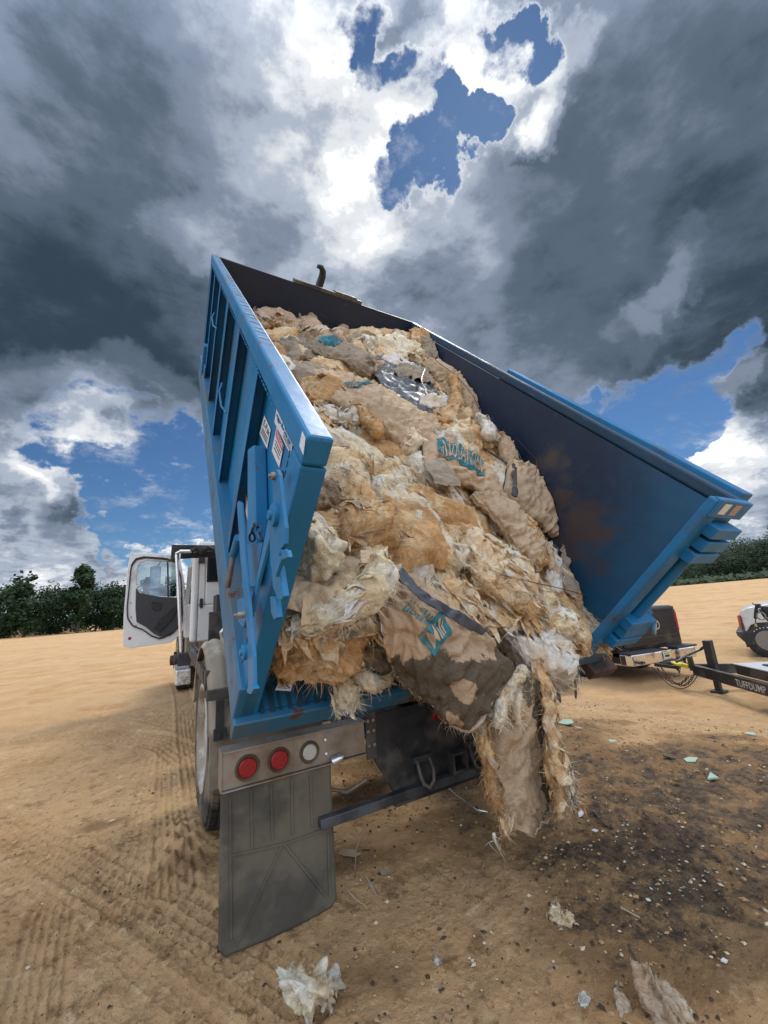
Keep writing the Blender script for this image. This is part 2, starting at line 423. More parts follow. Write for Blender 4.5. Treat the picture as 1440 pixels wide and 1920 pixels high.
# ------------------------------------------------------------------ the ground
def ground_z(x, y):
    r = math.hypot(x, y)
    dip = -.40*sstep(2.9, 6.4, x*.95+.25*(y-2))*(1-sstep(16, 60, r))
    left = 0.03*fbm((x*.25, y*.25, 3.1), 3)
    far = -.10*sstep(15, 60, r) + sstep(60, 200, r)*.2
    ang = math.atan2(x, y)
    hill = 1.6*sstep(math.radians(40), math.radians(95), ang)*sstep(25, 130, r)*(1-sstep(math.radians(150), math.radians(178), ang))
    return dip+left*min(1, r/3)+far+hill
# tyre marks: polyline, width, kind, depth (kinds: 0 lug blocks, 1 straight ribs)
def gp(px, py): p = at_z(px, py, 0); return (p.x, p.y)
TRACKS = [([gp(-30, 1520), gp(110, 1600), gp(250, 1680), gp(400, 1770), gp(560, 1870)], .25, 0, .011),
          ([gp(-60, 1610), gp(100, 1700), gp(260, 1800), gp(420, 1925)], .22, 0, .005),
          ([gp(300, 1420), gp(278, 1500), gp(262, 1600), gp(235, 1720)], .20, 0, .006),
          ([gp(318, 1400), gp(320, 1500), gp(325, 1600), gp(330, 1680)], .20, 1, .008),
          ([gp(352, 1362), gp(290, 1348), gp(180, 1345), gp(60, 1350), gp(-80, 1362)], .40, 0, .012),
          ([gp(355, 1422), gp(300, 1390), gp(200, 1378), gp(90, 1382), gp(-80, 1398)], .34, 1, .016),
          ([(.40, 9.4), (.42, 7.2), (.36, 5.0), (.34, 3.4)], .24, 1, .014),
          ([(2.6, 9.4), (2.62, 7.2), (2.58, 5.0), (2.56, 3.4)], .24, 1, .014),
          ([gp(60, 1920), gp(80, 1800), gp(100, 1700)], .18, 1, .006),
          ([gp(-40, 1300), gp(150, 1290), gp(320, 1300)], .5, 1, .010)]
def build_ground():
    rs = [.30]
    while rs[-1] < 420:
        r_ = rs[-1]; rs.append(r_+min(max(.006, .60*(r_*r_+1.44)/1.2/450), r_*.045))
    nr = len(rs)
    view = math.atan2(.486, .845)
    angs = []
    a = -PI
    while a < PI-1e-6:
        dv = abs((a-view+PI) % (2*PI)-PI)
        angs.append(a); a += math.radians(.15 if dv < math.radians(62) else 2.0)
    na = len(angs)
    RR, AA = np.meshgrid(np.array(rs), np.array(angs), indexing='ij')
    Xg = RR*np.sin(AA); Yg = RR*np.cos(AA)
    # tyre mark depth, vectorised
    T = np.zeros_like(Xg)
    for pts, w, kind, dep in TRACKS:
        # resample the polyline smoothly
        P = np.array(pts); n = len(P); out = []
        for i in range(n-1):
            p0 = P[max(0, i-1)]; p1 = P[i]; p2 = P[i+1]; p3 = P[min(n-1, i+2)]
            for t in np.linspace(0, 1, 14, endpoint=False):
                out.append(.5*((2*p1)+(-p0+p2)*t+(2*p0-5*p1+4*p2-p3)*t*t+(-p0+3*p1-3*p2+p3)*t**3))
        out.append(P[-1]); out = np.array(out)
        best = np.full(Xg.shape, 1e9); sl = np.zeros_like(Xg); lat = np.zeros_like(Xg)
        box = (Xg > out[:, 0].min()-w) & (Xg < out[:, 0].max()+w) & (Yg > out[:, 1].min()-w) & (Yg < out[:, 1].max()+w)
        xs = Xg[box]; ys = Yg[box]; bb = best[box]; s2 = sl[box]; l2 = lat[box]; acc = 0
        for i in range(len(out)-1):
            d = out[i+1]-out[i]; L = np.hypot(*d)
            if L < 1e-6: continue
            d = d/L
            t = (xs-out[i, 0])*d[0]+(ys-out[i, 1])*d[1]; tt = np.clip(t, 0, L)
            qx = xs-out[i, 0]-tt*d[0]; qy = ys-out[i, 1]-tt*d[1]; dd = np.hypot(qx, qy)
            sg = np.sign(d[0]*qy-d[1]*qx)
            k = dd < bb
            bb[k] = dd[k]; s2[k] = (acc+tt)[k]; l2[k] = (sg*dd)[k]; acc += L
        u = l2/(w/2); inside = np.clip((1.0-np.abs(u))*8, 0, 1)
        if kind == 0:
            row = np.floor((u+1)*2.5); ph = s2/.062+.5*(row % 2)
            blk = (np.abs((ph % 1)-.5) < .36)*(np.abs((((u+1)*2.5) % 1)-.5) < .38)
            h = -dep*.75+dep*1.0*(1-blk)*.8
        else:
            h = -dep*.25-dep*.8*(np.abs((((u+1)*3) % 1)-.5) < .30)
        ends = 1.0
        T[box] += h*inside*ends+dep*.5*np.exp(-((np.abs(u)-1.12)/.12)**2)*(inside < .2)
    Z = np.zeros_like(Xg); ST = np.zeros_like(Xg)
    # dirty patches: pixel centre, radius (m), strength
    SP = [(1080, 1380, .3, .5), (1330, 1420, .35, .6), (1420, 1480, .4, .8), (1400, 1700, .3, .6), (1040, 1400, .3, .6), (1300, 1480, .35, .7), (1000, 1440, .4, .5), (900, 1600, .3, .4), (1100, 1700, .3, .45), (1350, 1750, .3, .5), (1200, 1850, .3, .35), (1180, 1500, .34, .9), (1300, 1560, .42, .95), (1080, 1450, .26, .8), (1230, 1420, .25, .7), (820, 1470, .30, .8), (760, 1440, .3, .8), (1150, 1620, .20, .8),
          (1290, 1640, .22, .8), (1400, 1560, .3, .7), (950, 1520, .16, .6), (1330, 1370, .25, .6), (1420, 1410, .3, .6), (1100, 1350, .25, .5), (1200, 1700, .14, .7), (1240, 1790, .13, .6), (990, 1560, .14, .6),
          (850, 1560, .14, .45), (1060, 1640, .12, .6), (190, 1560, .10, .5), (560, 1650, .18, .6), (470, 1820, .2, .25), (700, 1640, .1, .35), (640, 1530, .22, .5), (380, 1650, .1, .5), (1410, 1660, .2, .7), (720, 1850, .1, .35), (1100, 1780, .07, .5), (300, 1670, .09, .4)]
    spp = [(at_z(a, b, -.05), r, s) for a, b, r, s in SP]
    for i in range(nr):
        for j in range(na):
            x = Xg[i, j]; y = Yg[i, j]; r = rs[i]
            z = ground_z(x, y)
            if r < 30:
                z += .014*fbm((x*1.3, y*1.3, 0), 4)+(.0075*noise.fractal(Vector((x*9, y*9, 5)), .55, 2.1, 6))*(1-sstep(6, 30, r))
                if x > 1.0 and r < 9:      # churned dirt and litter right of the truck
                    k = sstep(1.0, 2.2, x)*(1-sstep(5, 9, r)); z += k*.020*noise.ridged_multi_fractal(Vector((x*5, y*5, 2)), .9, 2.1, 4, .9, 1.8)-.02*k
                    
            st = 0
            if r < 9:
                for c, rad, s in spp:
                    dx = (x-c.x)/rad; dy = (y-c.y)/rad
                    q = dx*dx*.55+dy*dy*1.7+dx*dy*.9
                    if q < 2.2: st = st+(1-st)*s*(1-q/2.2)
            Z[i, j] = z; ST[i, j] = st
    Z += T*(1-np.clip((RR-9)/10, 0, 1))
    # dirt pushed up round the rear wheel
    Z += .07*np.exp(-(((Xg-.16)/.10)**2+((Yg-2.7)/.35)**2))*(1+.4*np.sin(Xg*60)*np.cos(Yg*37))
    vs = np.stack([Xg, Yg, Z], -1).reshape(-1, 3)
    idx = np.arange(nr*na).reshape(nr, na); nx = np.roll(idx, -1, axis=1)
    q = np.stack([idx[:-1], idx[1:], nx[1:], nx[:-1]], -1).reshape(-1, 4)
    cen = len(vs); vs = np.vstack([vs, [[0, 0, ground_z(0, 0)]]])
    fs = [tuple(f) for f in q.tolist()]+[(int(idx[0, j]), int(nx[0, j]), cen) for j in range(na)]
    me = bpy.data.meshes.new('ground'); me.from_pydata(vs.tolist(), [], fs)
    at = me.attributes.new('stain', 'FLOAT', 'POINT'); at.data.foreach_set('value', np.append(ST.reshape(-1), 0).astype(np.float32))
    me.polygons.foreach_set('use_smooth', [True]*len(me.polygons))
    if me.polygons[0].normal.z < 0: me.flip_normals()
    o = bpy.data.objects.new('ground', me); COL.objects.link(o); o['kind'] = 'structure'
    return o
def ground_mat():
    m, nt, b = mat('dirt_ground'); v = objco(nt)
    big = texnoise(nt, v, .22, 5, .6); mid = texnoise(nt, v, 1.6, 7, .62); fine = texnoise(nt, v, 22, 8, .72); gr = texnoise(nt, v, 160, 4, .7)
    c = mixc(nt, ss(nt, mid, .30, .72), (.58, .365, .180), (.43, .245, .105))
    c = mixc(nt, ss(nt, big, .35, .66, 0, .75), c, (.56, .375, .205))
    org = texnoise(nt, v, .9, 6, .6)
    c = mixc(nt, ss(nt, org, .55, .72, 0, .7), c, (.37, .165, .055))
    st = nd(nt, 'ShaderNodeAttribute'); st.attribute_name = 'stain'
    clod = texnoise(nt, v, 7, 8, .68)
    dist_ = nd(nt, 'ShaderNodeVectorMath', operation='LENGTH'); lk(nt, v, dist_.inputs[0]); near_ = ss(nt, dist_.outputs[1], 2.0, 9.0, 1.0, .25)
    c = mixc(nt, mth(nt, 'MULTIPLY', ss(nt, clod, .54, .66, 0, .75), near_), c, (.20, .105, .045))
    c = mixc(nt, mth(nt, 'MULTIPLY', ss(nt, fine, .54, .66, 0, .75), near_), c, (.17, .10, .05))
    pal = texnoise(nt, v, 13, 7, .7)
    c = mixc(nt, mth(nt, 'MULTIPLY', ss(nt, pal, .55, .66, 0, .6), near_), c, (.72, .53, .31))
    c = mixc(nt, ss(nt, gr, .63, .72, 0, .5), c, (.62, .50, .34))
    # far field paler and finely streaked
    sn = texnoise(nt, stretch(nt, v, (.16, .9, 1)), 1.5, 6, .65)
    c = mixc(nt, ss(nt, sn, .5, .68, 0, .45), c, (.40, .255, .13))
    sf = mth(nt, 'ADD', st.outputs['Fac'], mth(nt, 'MULTIPLY', mth(nt, 'SUBTRACT', texnoise(nt, v, 5, 10, .80), .5), 3.6))
    stm = ss(nt, sf, .62, 1.05)
    stm = mth(nt, 'MULTIPLY', stm, ss(nt, st.outputs['Fac'], .02, .25))
    dmp = mth(nt, 'ADD', st.outputs['Fac'], mth(nt, 'MULTIPLY', mth(nt, 'SUBTRACT', texnoise(nt, v, 2.2, 7, .65), .5), 1.6))
    dmp = mth(nt, 'MULTIPLY', ss(nt, dmp, .05, .60), ss(nt, st.outputs['Fac'], .0, .15))
    c = mixc(nt, mth(nt, 'MULTIPLY', dmp, .72), c, (.20, .115, .052))
    c = mixc(nt, mth(nt, 'MULTIPLY', stm, .93), c, mixc(nt, ss(nt, fine, .35, .65), (.020, .014, .010), (.15, .095, .052)))
    sp = texnoise(nt, v, 45, 3, .5)
    c = mixc(nt, mth(nt, 'MULTIPLY', ss(nt, sp, .70, .735), ss(nt, big, .3, .5)), c, (.03, .022, .018))
    lk(nt, c, b.inputs['Base Color'])
    lk(nt, ss(nt, stm, 0, 1, .95, .55), b.inputs['Roughness']); b.inputs['Specular IOR Level'].default_value = .25
    h = mth(nt, 'ADD', mth(nt, 'MULTIPLY', fine, 1.0), mth(nt, 'MULTIPLY', gr, .35)); h = mth(nt, 'ADD', h, mth(nt, 'MULTIPLY', clod, 1.3))
    bump(nt, b, h, .9, .03)
    return m
ground = build_ground(); ground.data.materials.append(ground_mat())

# ------------------------------------------------------------------ trees
def leaf_mat():
    m, nt, b = mat('foliage')
    geo = nd(nt, 'ShaderNodeNewGeometry'); v = objco(nt)
    n = texnoise(nt, v, .55, 4); oi = nd(nt, 'ShaderNodeObjectInfo')
    c = mixc(nt, ss(nt, n, .35, .65), (.008, .022, .008), (.026, .052, .018))
    c = mixc(nt, mth(nt, 'MULTIPLY', oi.outputs['Random'], .5), c, (.020, .045, .014))
    lk(nt, c, b.inputs['Base Color']); b.inputs['Roughness'].default_value = .7; b.inputs['Specular IOR Level'].default_value = .2
    return m
LEAF = leaf_mat(); BARK = simple('bark', (.055, .042, .030), .9, 0, .3, 3)
def tree(x, y, h, w, seed, label, group, dens=1.0):
    rnd = random.Random(seed); z0 = ground_z(x, y)-.15
    root = empty('tree', (x, y, z0), None, label, 'tree', group)
    tb = MB(); lean = Vector((rnd.uniform(-.04, .04), rnd.uniform(-.04, .04), 1))
    tb.tube([lean*(h*t) for t in (0, .3, .6, .85)], [h*.022, h*.017, h*.011, h*.004], 7)
    blobs = []
    nb = int(20+8*w/h)
    for k in range(nb):
        t = rnd.uniform(.10, .95); rad = w*.5*math.sin(PI*min(.93, (t*.85+.12)))**.7
        an = rnd.uniform(0, 2*PI); rr = rad*rnd.uniform(.2, .75)
        c = Vector((math.cos(an)*rr, math.sin(an)*rr, h*t)); s = rnd.uniform(.14, .26)*w
        blobs.append((c, s))
        if k < 7: tb.tube([lean*(h*t*.7), lean*(h*t*.8)+c*.35*Vector((1, 1, 0)).length*0+Vector((c.x*.4, c.y*.4, 0)), c], [h*.007, h*.005, h*.002], 5)
    tb.build('trunk', BARK, root)
    vs = []; fs = []
    per = int(125*dens)
    for c, s in blobs:
        for q in range(per):
            d = Vector((rnd.gauss(0, 1), rnd.gauss(0, 1), rnd.gauss(0, .75))); d.normalize()
            d *= s*rnd.uniform(.45, 1.12); p = c+d
            p += Vector((fbm(p*.9, 2), fbm(p*.9+Vector((9, 0, 0)), 2), 0))*.3
            e = h*rnd.uniform(.016, .034); a = Vector((rnd.gauss(0, 1), rnd.gauss(0, 1), rnd.gauss(0, .6))).normalized(); b2 = a.orthogonal().normalized()
            o = len(vs); vs += [p+a*e, p+b2*e*.8, p-a*e, p-b2*e*.8+a*e*.3]; fs.append((o, o+1, o+2, o+3))
    me = bpy.data.meshes.new('crown'); me.from_pydata([tuple(v) for v in vs], [], fs); me.materials.append(LEAF)
    o = bpy.data.objects.new('crown', me); COL.objects.link(o); o.parent = root
    return root
def far(px, py, dist):     # a spot on the ground line under a pixel at a distance
    d = ray(px, py); k = dist/math.hypot(d.x, d.y); return d.x*k, d.y*k
GL = 'trees along the left edge of the clearing'; GR = 'trees on the rise beyond the pickup'
LT = [(-70, 92, 13, 11, 'bushy dark tree just off the left edge of the view'), (5, 90, 11.5, 10, 'dark tree at the far left edge of the tree line'), (50, 84, 13.8, 9.5, 'tall round-topped dark tree second from the left'),
      (85, 96, 12.5, 9, 'dark tree half hidden between the two tallest on the left'), (112, 90, 11.0, 8, 'lower dark tree in the dip of the left tree line'), (148, 84, 14.2, 8, 'tallest tree of the left line, with an open feathery top'),
      (182, 90, 12.0, 9, 'dense dark tree right of the tallest on the left'), (215, 88, 11.4, 8.5, 'dark tree just left of the open truck door'), (250, 92, 12.0, 9, 'dark tree seen through the window of the open truck door'),
      (285, 88, 13.2, 8, 'tall tree seen beside the mirror of the open truck door'), (318, 94, 12, 9, 'dark tree behind the hinge of the truck door'), (350, 98, 11, 9, 'dark tree hidden behind the truck cab'),
      (150, 72, 4.6, 6.5, 'low bright green bush in front of the left tree line'), (60, 74, 4.0, 7, 'low spreading bush in front of the far left trees'), (205, 74, 3.8, 6, 'small round bush near the open truck door'), (-10, 76, 4.5, 8, 'low dark bush at the far left edge'), (105, 76, 4.0, 7, 'dark low bush between the two front bushes')]
for i, (px, dist, h, w, lb) in enumerate(LT):
    x, y = far(px, 1150, dist+(26 if h < 8 else 0)); tree(x, y, (h*.78 if h > 13 else h*.66) if h > 8 else h*.5, w*(.62 if h > 13 else .9), 100+i, lb, GL, 1.15 if h > 8 else 1.5)
RT = []
rnd0 = random.Random(5)
px = 1215
k = 0
names = ['first', 'second', 'third', 'fourth', 'fifth', 'sixth', 'seventh', 'eighth', 'ninth', 'tenth', 'eleventh', 'twelfth', 'thirteenth', 'fourteenth']
while px < 1500 and k < 14:
    x, y = far(px, 1080, 128+rnd0.uniform(-6, 10)+(px-1250)*.02)
    t = (px-1215)/285; h = 5.5+3.8*sstep(.0, 1, t)+rnd0.uniform(-.5, .7)
    tree(x, y, h, 10.5, 300+k, '%s tree from the left in the dark wood on the rise behind the pickup' % names[k], GR, 1.0)
    px += 21; k += 1
# undergrowth under the wood
rg = random.Random(8); vs = []; fs = []
for q in range(9000):
    px_ = rg.uniform(1190, 1520); x, y = far(px_, 1090, rg.uniform(110, 126)); z = ground_z(x, y)+abs(rg.gauss(0, .5))
    e = rg.uniform(.2, .5); p = Vector((x, y, z)); a = Vector((rg.gauss(0, 1), rg.gauss(0, 1), rg.gauss(0, .6))).normalized(); b2 = a.orthogonal().normalized()
    o = len(vs); vs += [p+a*e, p+b2*e, p-a*e, p-b2*e]; fs.append((o, o+1, o+2, o+3))
me = bpy.data.meshes.new('undergrowth'); me.from_pydata([tuple(v) for v in vs], [], fs); me.materials.append(simple('undergrowth_leaves', (.032, .055, .018), .8, 0, .4, .6))
o = bpy.data.objects.new('undergrowth', me); COL.objects.link(o); tag(o, 'low bright green scrub along the foot of the wood on the right', 'undergrowth', None, 'stuff')

# ------------------------------------------------------------------ the roll-off container, in its own frame (u right, v forward, w up)
CO = Vector((.29055, 1.73357, .80385)); CV = Vector((0, .66236, .74919)); CNN = Vector((0, -.74919, .66236))
CM = Matrix(((1, 0, 0, CO.x), (0, CV.y, CNN.y, CO.y), (0, CV.z, CNN.z, CO.z), (0, 0, 0, 1)))
CMI = CM.inverted()
def hit(px, py, ax, val):                 # pixel of the photograph -> point on a plane of the container frame
    d = ray(px, py); n = {'u': Vector((1, 0, 0)), 'v': CV, 'w': CNN}[ax]
    return CMI @ (EYE + d*((val+(CO-EYE).dot(n))/d.dot(n)))
box = empty('dumpster', (0, 0, 0), None, 'blue open-top roll-off container tipped up on the truck, heaped with old insulation', 'dumpster')
box.matrix_world = CM
L_, H_, W_ = 4.11, 1.2, 2.44
UI, UR = .068, 2.335                       # inner faces of the side walls
MB().box(.06, 2.35, .012, 4.05, .0, .02).build('floor', BLUE_WORN, box)
fl = MB()
rn = random.Random(3)
for i in range(60):                        # scraped steel strips along the lip of the floor
    u = .08+i*.037; fl.box(u, u+rn.uniform(.012, .03), -.004, rn.uniform(.05, .14), .02, .021+rn.uniform(.001, .006))
fl.build('scraped_lip', steel_paint('scraped_paint', (.02, .085, .14), (.01, .02, .03), 1.0, (.02, .016, .014)), box)
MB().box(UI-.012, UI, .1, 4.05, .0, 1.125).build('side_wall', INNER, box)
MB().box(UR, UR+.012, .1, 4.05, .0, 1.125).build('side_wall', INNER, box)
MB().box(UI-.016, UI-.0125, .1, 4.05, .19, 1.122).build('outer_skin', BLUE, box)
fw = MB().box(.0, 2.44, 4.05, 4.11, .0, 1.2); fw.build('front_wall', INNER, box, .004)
MB().box(.82, 1.62, 4.045, 4.16, 1.2, 1.235).box(1.3, 1.56, 4.06, 4.2, 1.235, 1.25).build('front_lip', BLACKDUST, box, .003)
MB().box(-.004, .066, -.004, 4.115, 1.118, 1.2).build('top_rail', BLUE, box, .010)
MB().box(UR-.004, UR+.062, .0, 4.112, 1.13, 1.2).build('top_rail', steel_paint('dark_blue_paint', (.010, .05, .10), (.008, .025, .045), .8), box, .014)  # right rail gets a darker blue than the left one
wl_ = MB()
for k in range(90):
    v = .12+k*.044; wl_.box(-.0065, -.0035, v, v+rn.uniform(.02, .034), 1.1135, 1.1175)
wl_.build('weld_bead', BLUE, box)
wl_ = MB()
for w_ in np.arange(.21, 1.1, .03): wl_.box(-.005, -.0015, .1055, .112, float(w_), float(w_)+.021)
wl_.build('weld_bead', BLUE, box)
# scuffed top of the left rail
RUB = simple('rubbed_steel', (.20, .25, .28), .5, .3, .5, 18, (.07, .06, .05), .5)
for i in range(34):
    v = 4.05-3.2*(i/34.0)+rn.uniform(-.02, .02); a = rn.uniform(.004, .02)
    MB().hexa([(.008+a, v, 1.2008), (.05, v-.02, 1.2008), (.055, v-.035, 1.2008), (a, v-.028, 1.2008)], [(.008+a, v, 1.2016), (.05, v-.02, 1.2016), (.055, v-.035, 1.2016), (a, v-.028, 1.2016)]).build('rubbed_paint', RUB, box)
MB().box(-.002, .070, .0, .105, .0, 1.116).build('rear_post', BLUE, box, .008)
# ribs on the left side
for v in (.81, 1.47, 2.14, 2.82, 3.46, 4.0):
    MB().box(.002, .0515, v, v+.012, .2, 1.117).box(-.0005, .0035, v-.055, v+.012, .2, 1.117).build('rib', BLUE, box, .002)
MB().box(-.022, .062, .0, 4.12, -.02, .198).build('bottom_rail', BLUE_WORN, box, .008)
MB().box(-.014, .0, 3.36, 3.48, .2, .30).box(-.03, .04, 3.5, 3.62, .16, .46).build('tarp_hook', BLUE, box, .004)
for v, w in ((3.1, .85), (1.9, .66)):
    MB().tube([(.0, v, w), (-.02, v-.1, w-.02), (-.02, v-.3, w-.04), (.0, v-.42, w-.03)], .006, 6).build('tarp_bar', BLUE, box)
# deep brace panel beside the rear post
MB().hexa([(.0, .70, .80), (.0, .60, .87), (.0, .105, .52), (.0, .105, .30)], [(.050, .70, .80), (.050, .60, .87), (.050, .105, .52), (.050, .105, .30)]).build('brace', BLUE, box, .006)

def plate(name, pix, u, th, m=None, bev=.0018):          # flat steel plate with a traced outline, thickness th, in a plane u = const
    P = [hit(a, b, 'u', u) for a, b in pix]
    A = [(u, p.y, p.z) for p in P]; B = [(u+th, p.y, p.z) for p in P]
    return MB().hexa(A, B).build(name, m or BLUE, box, bev)
plate('latch_lever', [(511, 895), (514, 881), (519, 880), (523, 890), (527, 925), (534, 990), (533, 1020), (526, 1030), (538, 1032), (541, 1045), (527, 1050), (516, 1082), (507, 1062), (505, 1000), (511, 960)], -.075, .009)
plate('latch_link', [(508, 945), (515, 958), (505, 1010), (483, 1095), (474, 1148), (469, 1150), (471, 1125), (492, 1030)], -.05, .009)
plate('latch_arm', [(444, 944), (447, 939), (452, 943), (456, 1000), (460, 1060), (468, 1150), (475, 1230), (476, 1285), (470, 1302), (464, 1292), (466, 1215), (457, 1120), (450, 1040)], -.07, .009)
plate('latch_catch', [(509, 1058), (519, 1058), (523, 1066), (531, 1118), (528, 1124), (521, 1124), (511, 1100)], -.062, .014)
plate('latch_catch', [(506, 1118), (515, 1122), (519, 1158), (513, 1162), (508, 1148)], -.062, .014)
plate('cover_plate', [(463, 1021), (492, 1017), (478, 1099), (452, 1103)], -.028, .012)
plate('hinge_bracket', [(444, 1125), (455, 1119), (461, 1160), (456, 1178), (447, 1166)], -.06, .02)
plate('latch_catch', [(462, 1292), (472, 1285), (476, 1292), (470, 1302), (463, 1300)], -.08, .015)
def boss(px, py, u, r, th, m, name='pivot_bolt'):
    p = hit(px, py, 'u', u)
    return MB().lathe([(r, 0), (r, th*.8), (r*.8, th), (r*.45, th), (r*.42, th*1.5), (.001, th*1.5)], (u, p.y, p.z), (-1, 0, 0), 20).build(name, m, box, 0, True)
boss(518, 966, -.075, .026, .012, BLUE); boss(462, 1222, -.07, .022, .012, BLUE); boss(516, 893, -.075, .009, .010, DULLMETAL); boss(530, 893, -.02, .016, .02, BLACK); boss(539, 1038, -.060, .010, .012, BLUE); boss(459, 1152, -.07, .010, .02, DULLMETAL)
p = hit(438, 1040, 'u', -.04)
q_ = hit(447, 1008, 'u', -.04)
MB().tube([(-.04, q_.y, q_.z), (-.04, p.y, p.z)], .016, 10).build('pin_sleeve', BLUE, box, 0, True)
q2 = hit(430, 1100, 'u', -.04)
MB().tube([(-.04, p.y, p.z), (-.045, q2.y, q2.z)], .010, 8).build('pin_handle', DULLMETAL, box, 0, True)
# safety chain
def chain_links(mb, pts, r, th):
    P = [Vector(p) for p in pts]
    tot = sum((P[i+1]-P[i]).length for i in range(len(P)-1)); n = max(2, int(tot/(r*2.3)))
    for k in range(n):
        s_ = (k+.5)/n*tot; i = 0
        while i < len(P)-2 and s_ > (P[i+1]-P[i]).length: s_ -= (P[i+1]-P[i]).length; i += 1
        d = (P[i+1]-P[i]).normalized(); c = P[i]+d*s_
        e = d.orthogonal().normalized(); e = Matrix.Rotation(k*PI/2, 3, d) @ e
        mb.tube([c+d*(math.cos(a)*r*1.35)+e*(math.sin(a)*r*.75) for a in np.linspace(0, 2*PI, 10, endpoint=False)], th, 5, None, True)
cb = MB()
c1 = hit(478, 985, 'u', -.03); c2 = hit(471, 1015, 'u', -.03); c3 = hit(482, 985, 'u', -.03); c4 = hit(490, 1015, 'u', -.03)
chain_links(cb, [c1, c2], .014, .004); chain_links(cb, [c3, c4], .014, .004); chain_links(cb, [c1, c3], .012, .004)
cb.build('latch_chain', simple('chain_blue', (.02, .07, .13), .5, .3, .3, 30), box, 0, True)
# rear sill, right post, hinges
MB().box(-.02, 2.36, -.03, .012, -.085, .0185).build('rear_sill', BLUE_WORN, box, .006)
MB().box(2.04, 2.16, -.03, .02, .0, 1.195).build('rear_post', BLUE, box, .012)
MB().box(2.16, 2.42, .0, .05, .0, 1.117).build('rear_post_plate', BLUE, box, .008)
MB().box(2.05, 2.40, -.04, .0, 1.10, 1.203).build('rear_post_cap', BLUE, box, .006)
MB().lathe([(.034, 0), (.034, .52)], (2.25, -.02, .34), (0, 0, 1), 20).build('hinge_tube', BLUE, box, 0, True)
for w in (1.03, .945, .865, .335, .265, .185):
    off = .02 if w in (.945, .265) else 0
    MB().box(2.13+off, 2.40+off*.4, -.085, -.0, w-.033, w+.033).build('hinge', BLUE, box, .006)
pp = hit(1203, 1163, 'v', -.11)
MB().lathe([(.001, 0), (.033, 0), (.04, .01), (.04, .02), (.001, .02)], (2.44, -.08, .29), (.35, -.75, .5), 20).build('hinge_cap', simple('cap_blue', (.16, .30, .40), .3), box, 0, True)
for a, b, m in ((2.10, 2.17, TAPE), (2.215, 2.285, TAPERED)):
    MB().box(a, b, -.0425, -.0405, 1.125, 1.185).build('reflector_tape', m, box)
# the tailgate, swung right round and lying along the outside of the right wall
gt = MB(); gt.box(2.475, 2.49, .06, 2.22, .05, 1.15); gt.build('tailgate', BLUE, box)
MB().box(2.445, 2.555, .04, 2.18, 1.14, 1.225).box(2.445, 2.555, .04, 2.24, .02, .08).box(2.445, 2.555, .04, .12, .08, 1.14).box(2.445, 2.555, 2.16, 2.24, .08, 1.14).build('tailgate_frame', BLUE, box, .008)
MB().box(2.421, 2.47, -.02, .06, .86, 1.05).build('tailgate_hinge_arm', BLUE, box, .004)
MB().box(2.421, 2.47, -.02, .06, .16, .36).build('tailgate_hinge_arm', BLUE, box, .004)
# long frame rails and cross members under the floor
ur = MB()
for u in (.74, 1.56): ur.box(u, u+.12, .06, 4.1, -.19, -.021)
ur.build('underframe_rail', BLUE_WORN, box, .006)
MB().box(2.18, 2.44, -.10, .10, -.16, -.086).build('roller_shoe', RUSTY, box, .01)
# stickers on the left side
def decal(name, pix, u, m, parent=box, th=.0012):
    P = [hit(a, b, 'u', u) for a, b in pix]
    return MB().hexa([(u, p.y, p.z) for p in P], [(u-th, p.y, p.z) for p in P]).build(name, m, parent)
def decal_text(txt, quad, u, m, parent, size=1.0, hfill=1.0, yo=0.0):
    """lettering laid into a traced quad (tl, tr, br, bl)"""
    vs, fs = text_mesh(txt, 1.0)
    xs = [v.x for v in vs]; ys = [v.y for v in vs]; x0, x1, y0, y1 = min(xs), max(xs), min(ys), max(ys)
    tl, tr, br_, bl = [hit(a, b, 'u', u) for a, b in quad]
    out = []
    for v in vs:
        s = (v.x-x0)/(x1-x0); t = (v.y-y0)/(y1-y0)
        a = tl.lerp(tr, s); b = bl.lerp(br_, s); p = b.lerp(a, t); out.append((u, p.y, p.z))
    mb = MB(); mb.add(out, fs); return mb.build('lettering', m, parent, fix=False)
UK = .0485
s1 = decal('maker_sticker', [(496, 779), (508, 806), (501, 842), (487, 813)], UK, STICKERW)
def sub(quad, s0, s1_, t0, t1):
    q = [Vector((a, b)) for a, b in quad]
    def P(s, t): a = q[0].lerp(q[1], s); b = q[3].lerp(q[2], s); r = a.lerp(b, t); return (r.x, r.y)
    return [P(s0, t0), P(s1_, t0), P(s1_, t1), P(s0, t1)]
Q1 = [(496, 779), (508, 806), (501, 842), (487, 813)]
decal_text('E-Pak', sub(Q1, .1, .92, .12, .45), UK-.002, INKBLACK, s1)
for t in (.56, .68, .80): decal('ink_line', sub(Q1, .12, .85, t, t+.05), UK-.0013, INKBLACK, s1)
Q2 = [(519, 765), (550, 830), (545, 852), (515, 792)]
s2 = decal('instruction_sticker', Q2, UK, STICKERW)
for t in (.15, .32, .5, .67, .82): decal('ink_line', sub(Q2, .5, .95, t, t+.035), UK-.0013, INKBLACK, s2)
decal('ink_line', sub(Q2, .12, .22, .3, .6), UK-.0013, INKBLACK, s2); decal('ink_line', sub(Q2, .35, .42, .2, .5), UK-.0013, INKBLACK, s2)
Q3 = [(519, 801), (532, 836), (524, 877), (510, 846)]
s3 = decal('danger_sticker', Q3, UK, STICKERW)
decal('ink_band', sub(Q3, .06, .95, .04, .30), UK-.0013, INKRED, s3)
decal_text('DANGER', sub(Q3, .12, .88, .07, .26), UK-.003, STICKERW, s3)
for t in (.42, .56, .72): decal('ink_line', sub(Q3, .15, .85, t, t+.04), UK-.0013, INKBLACK, s3)
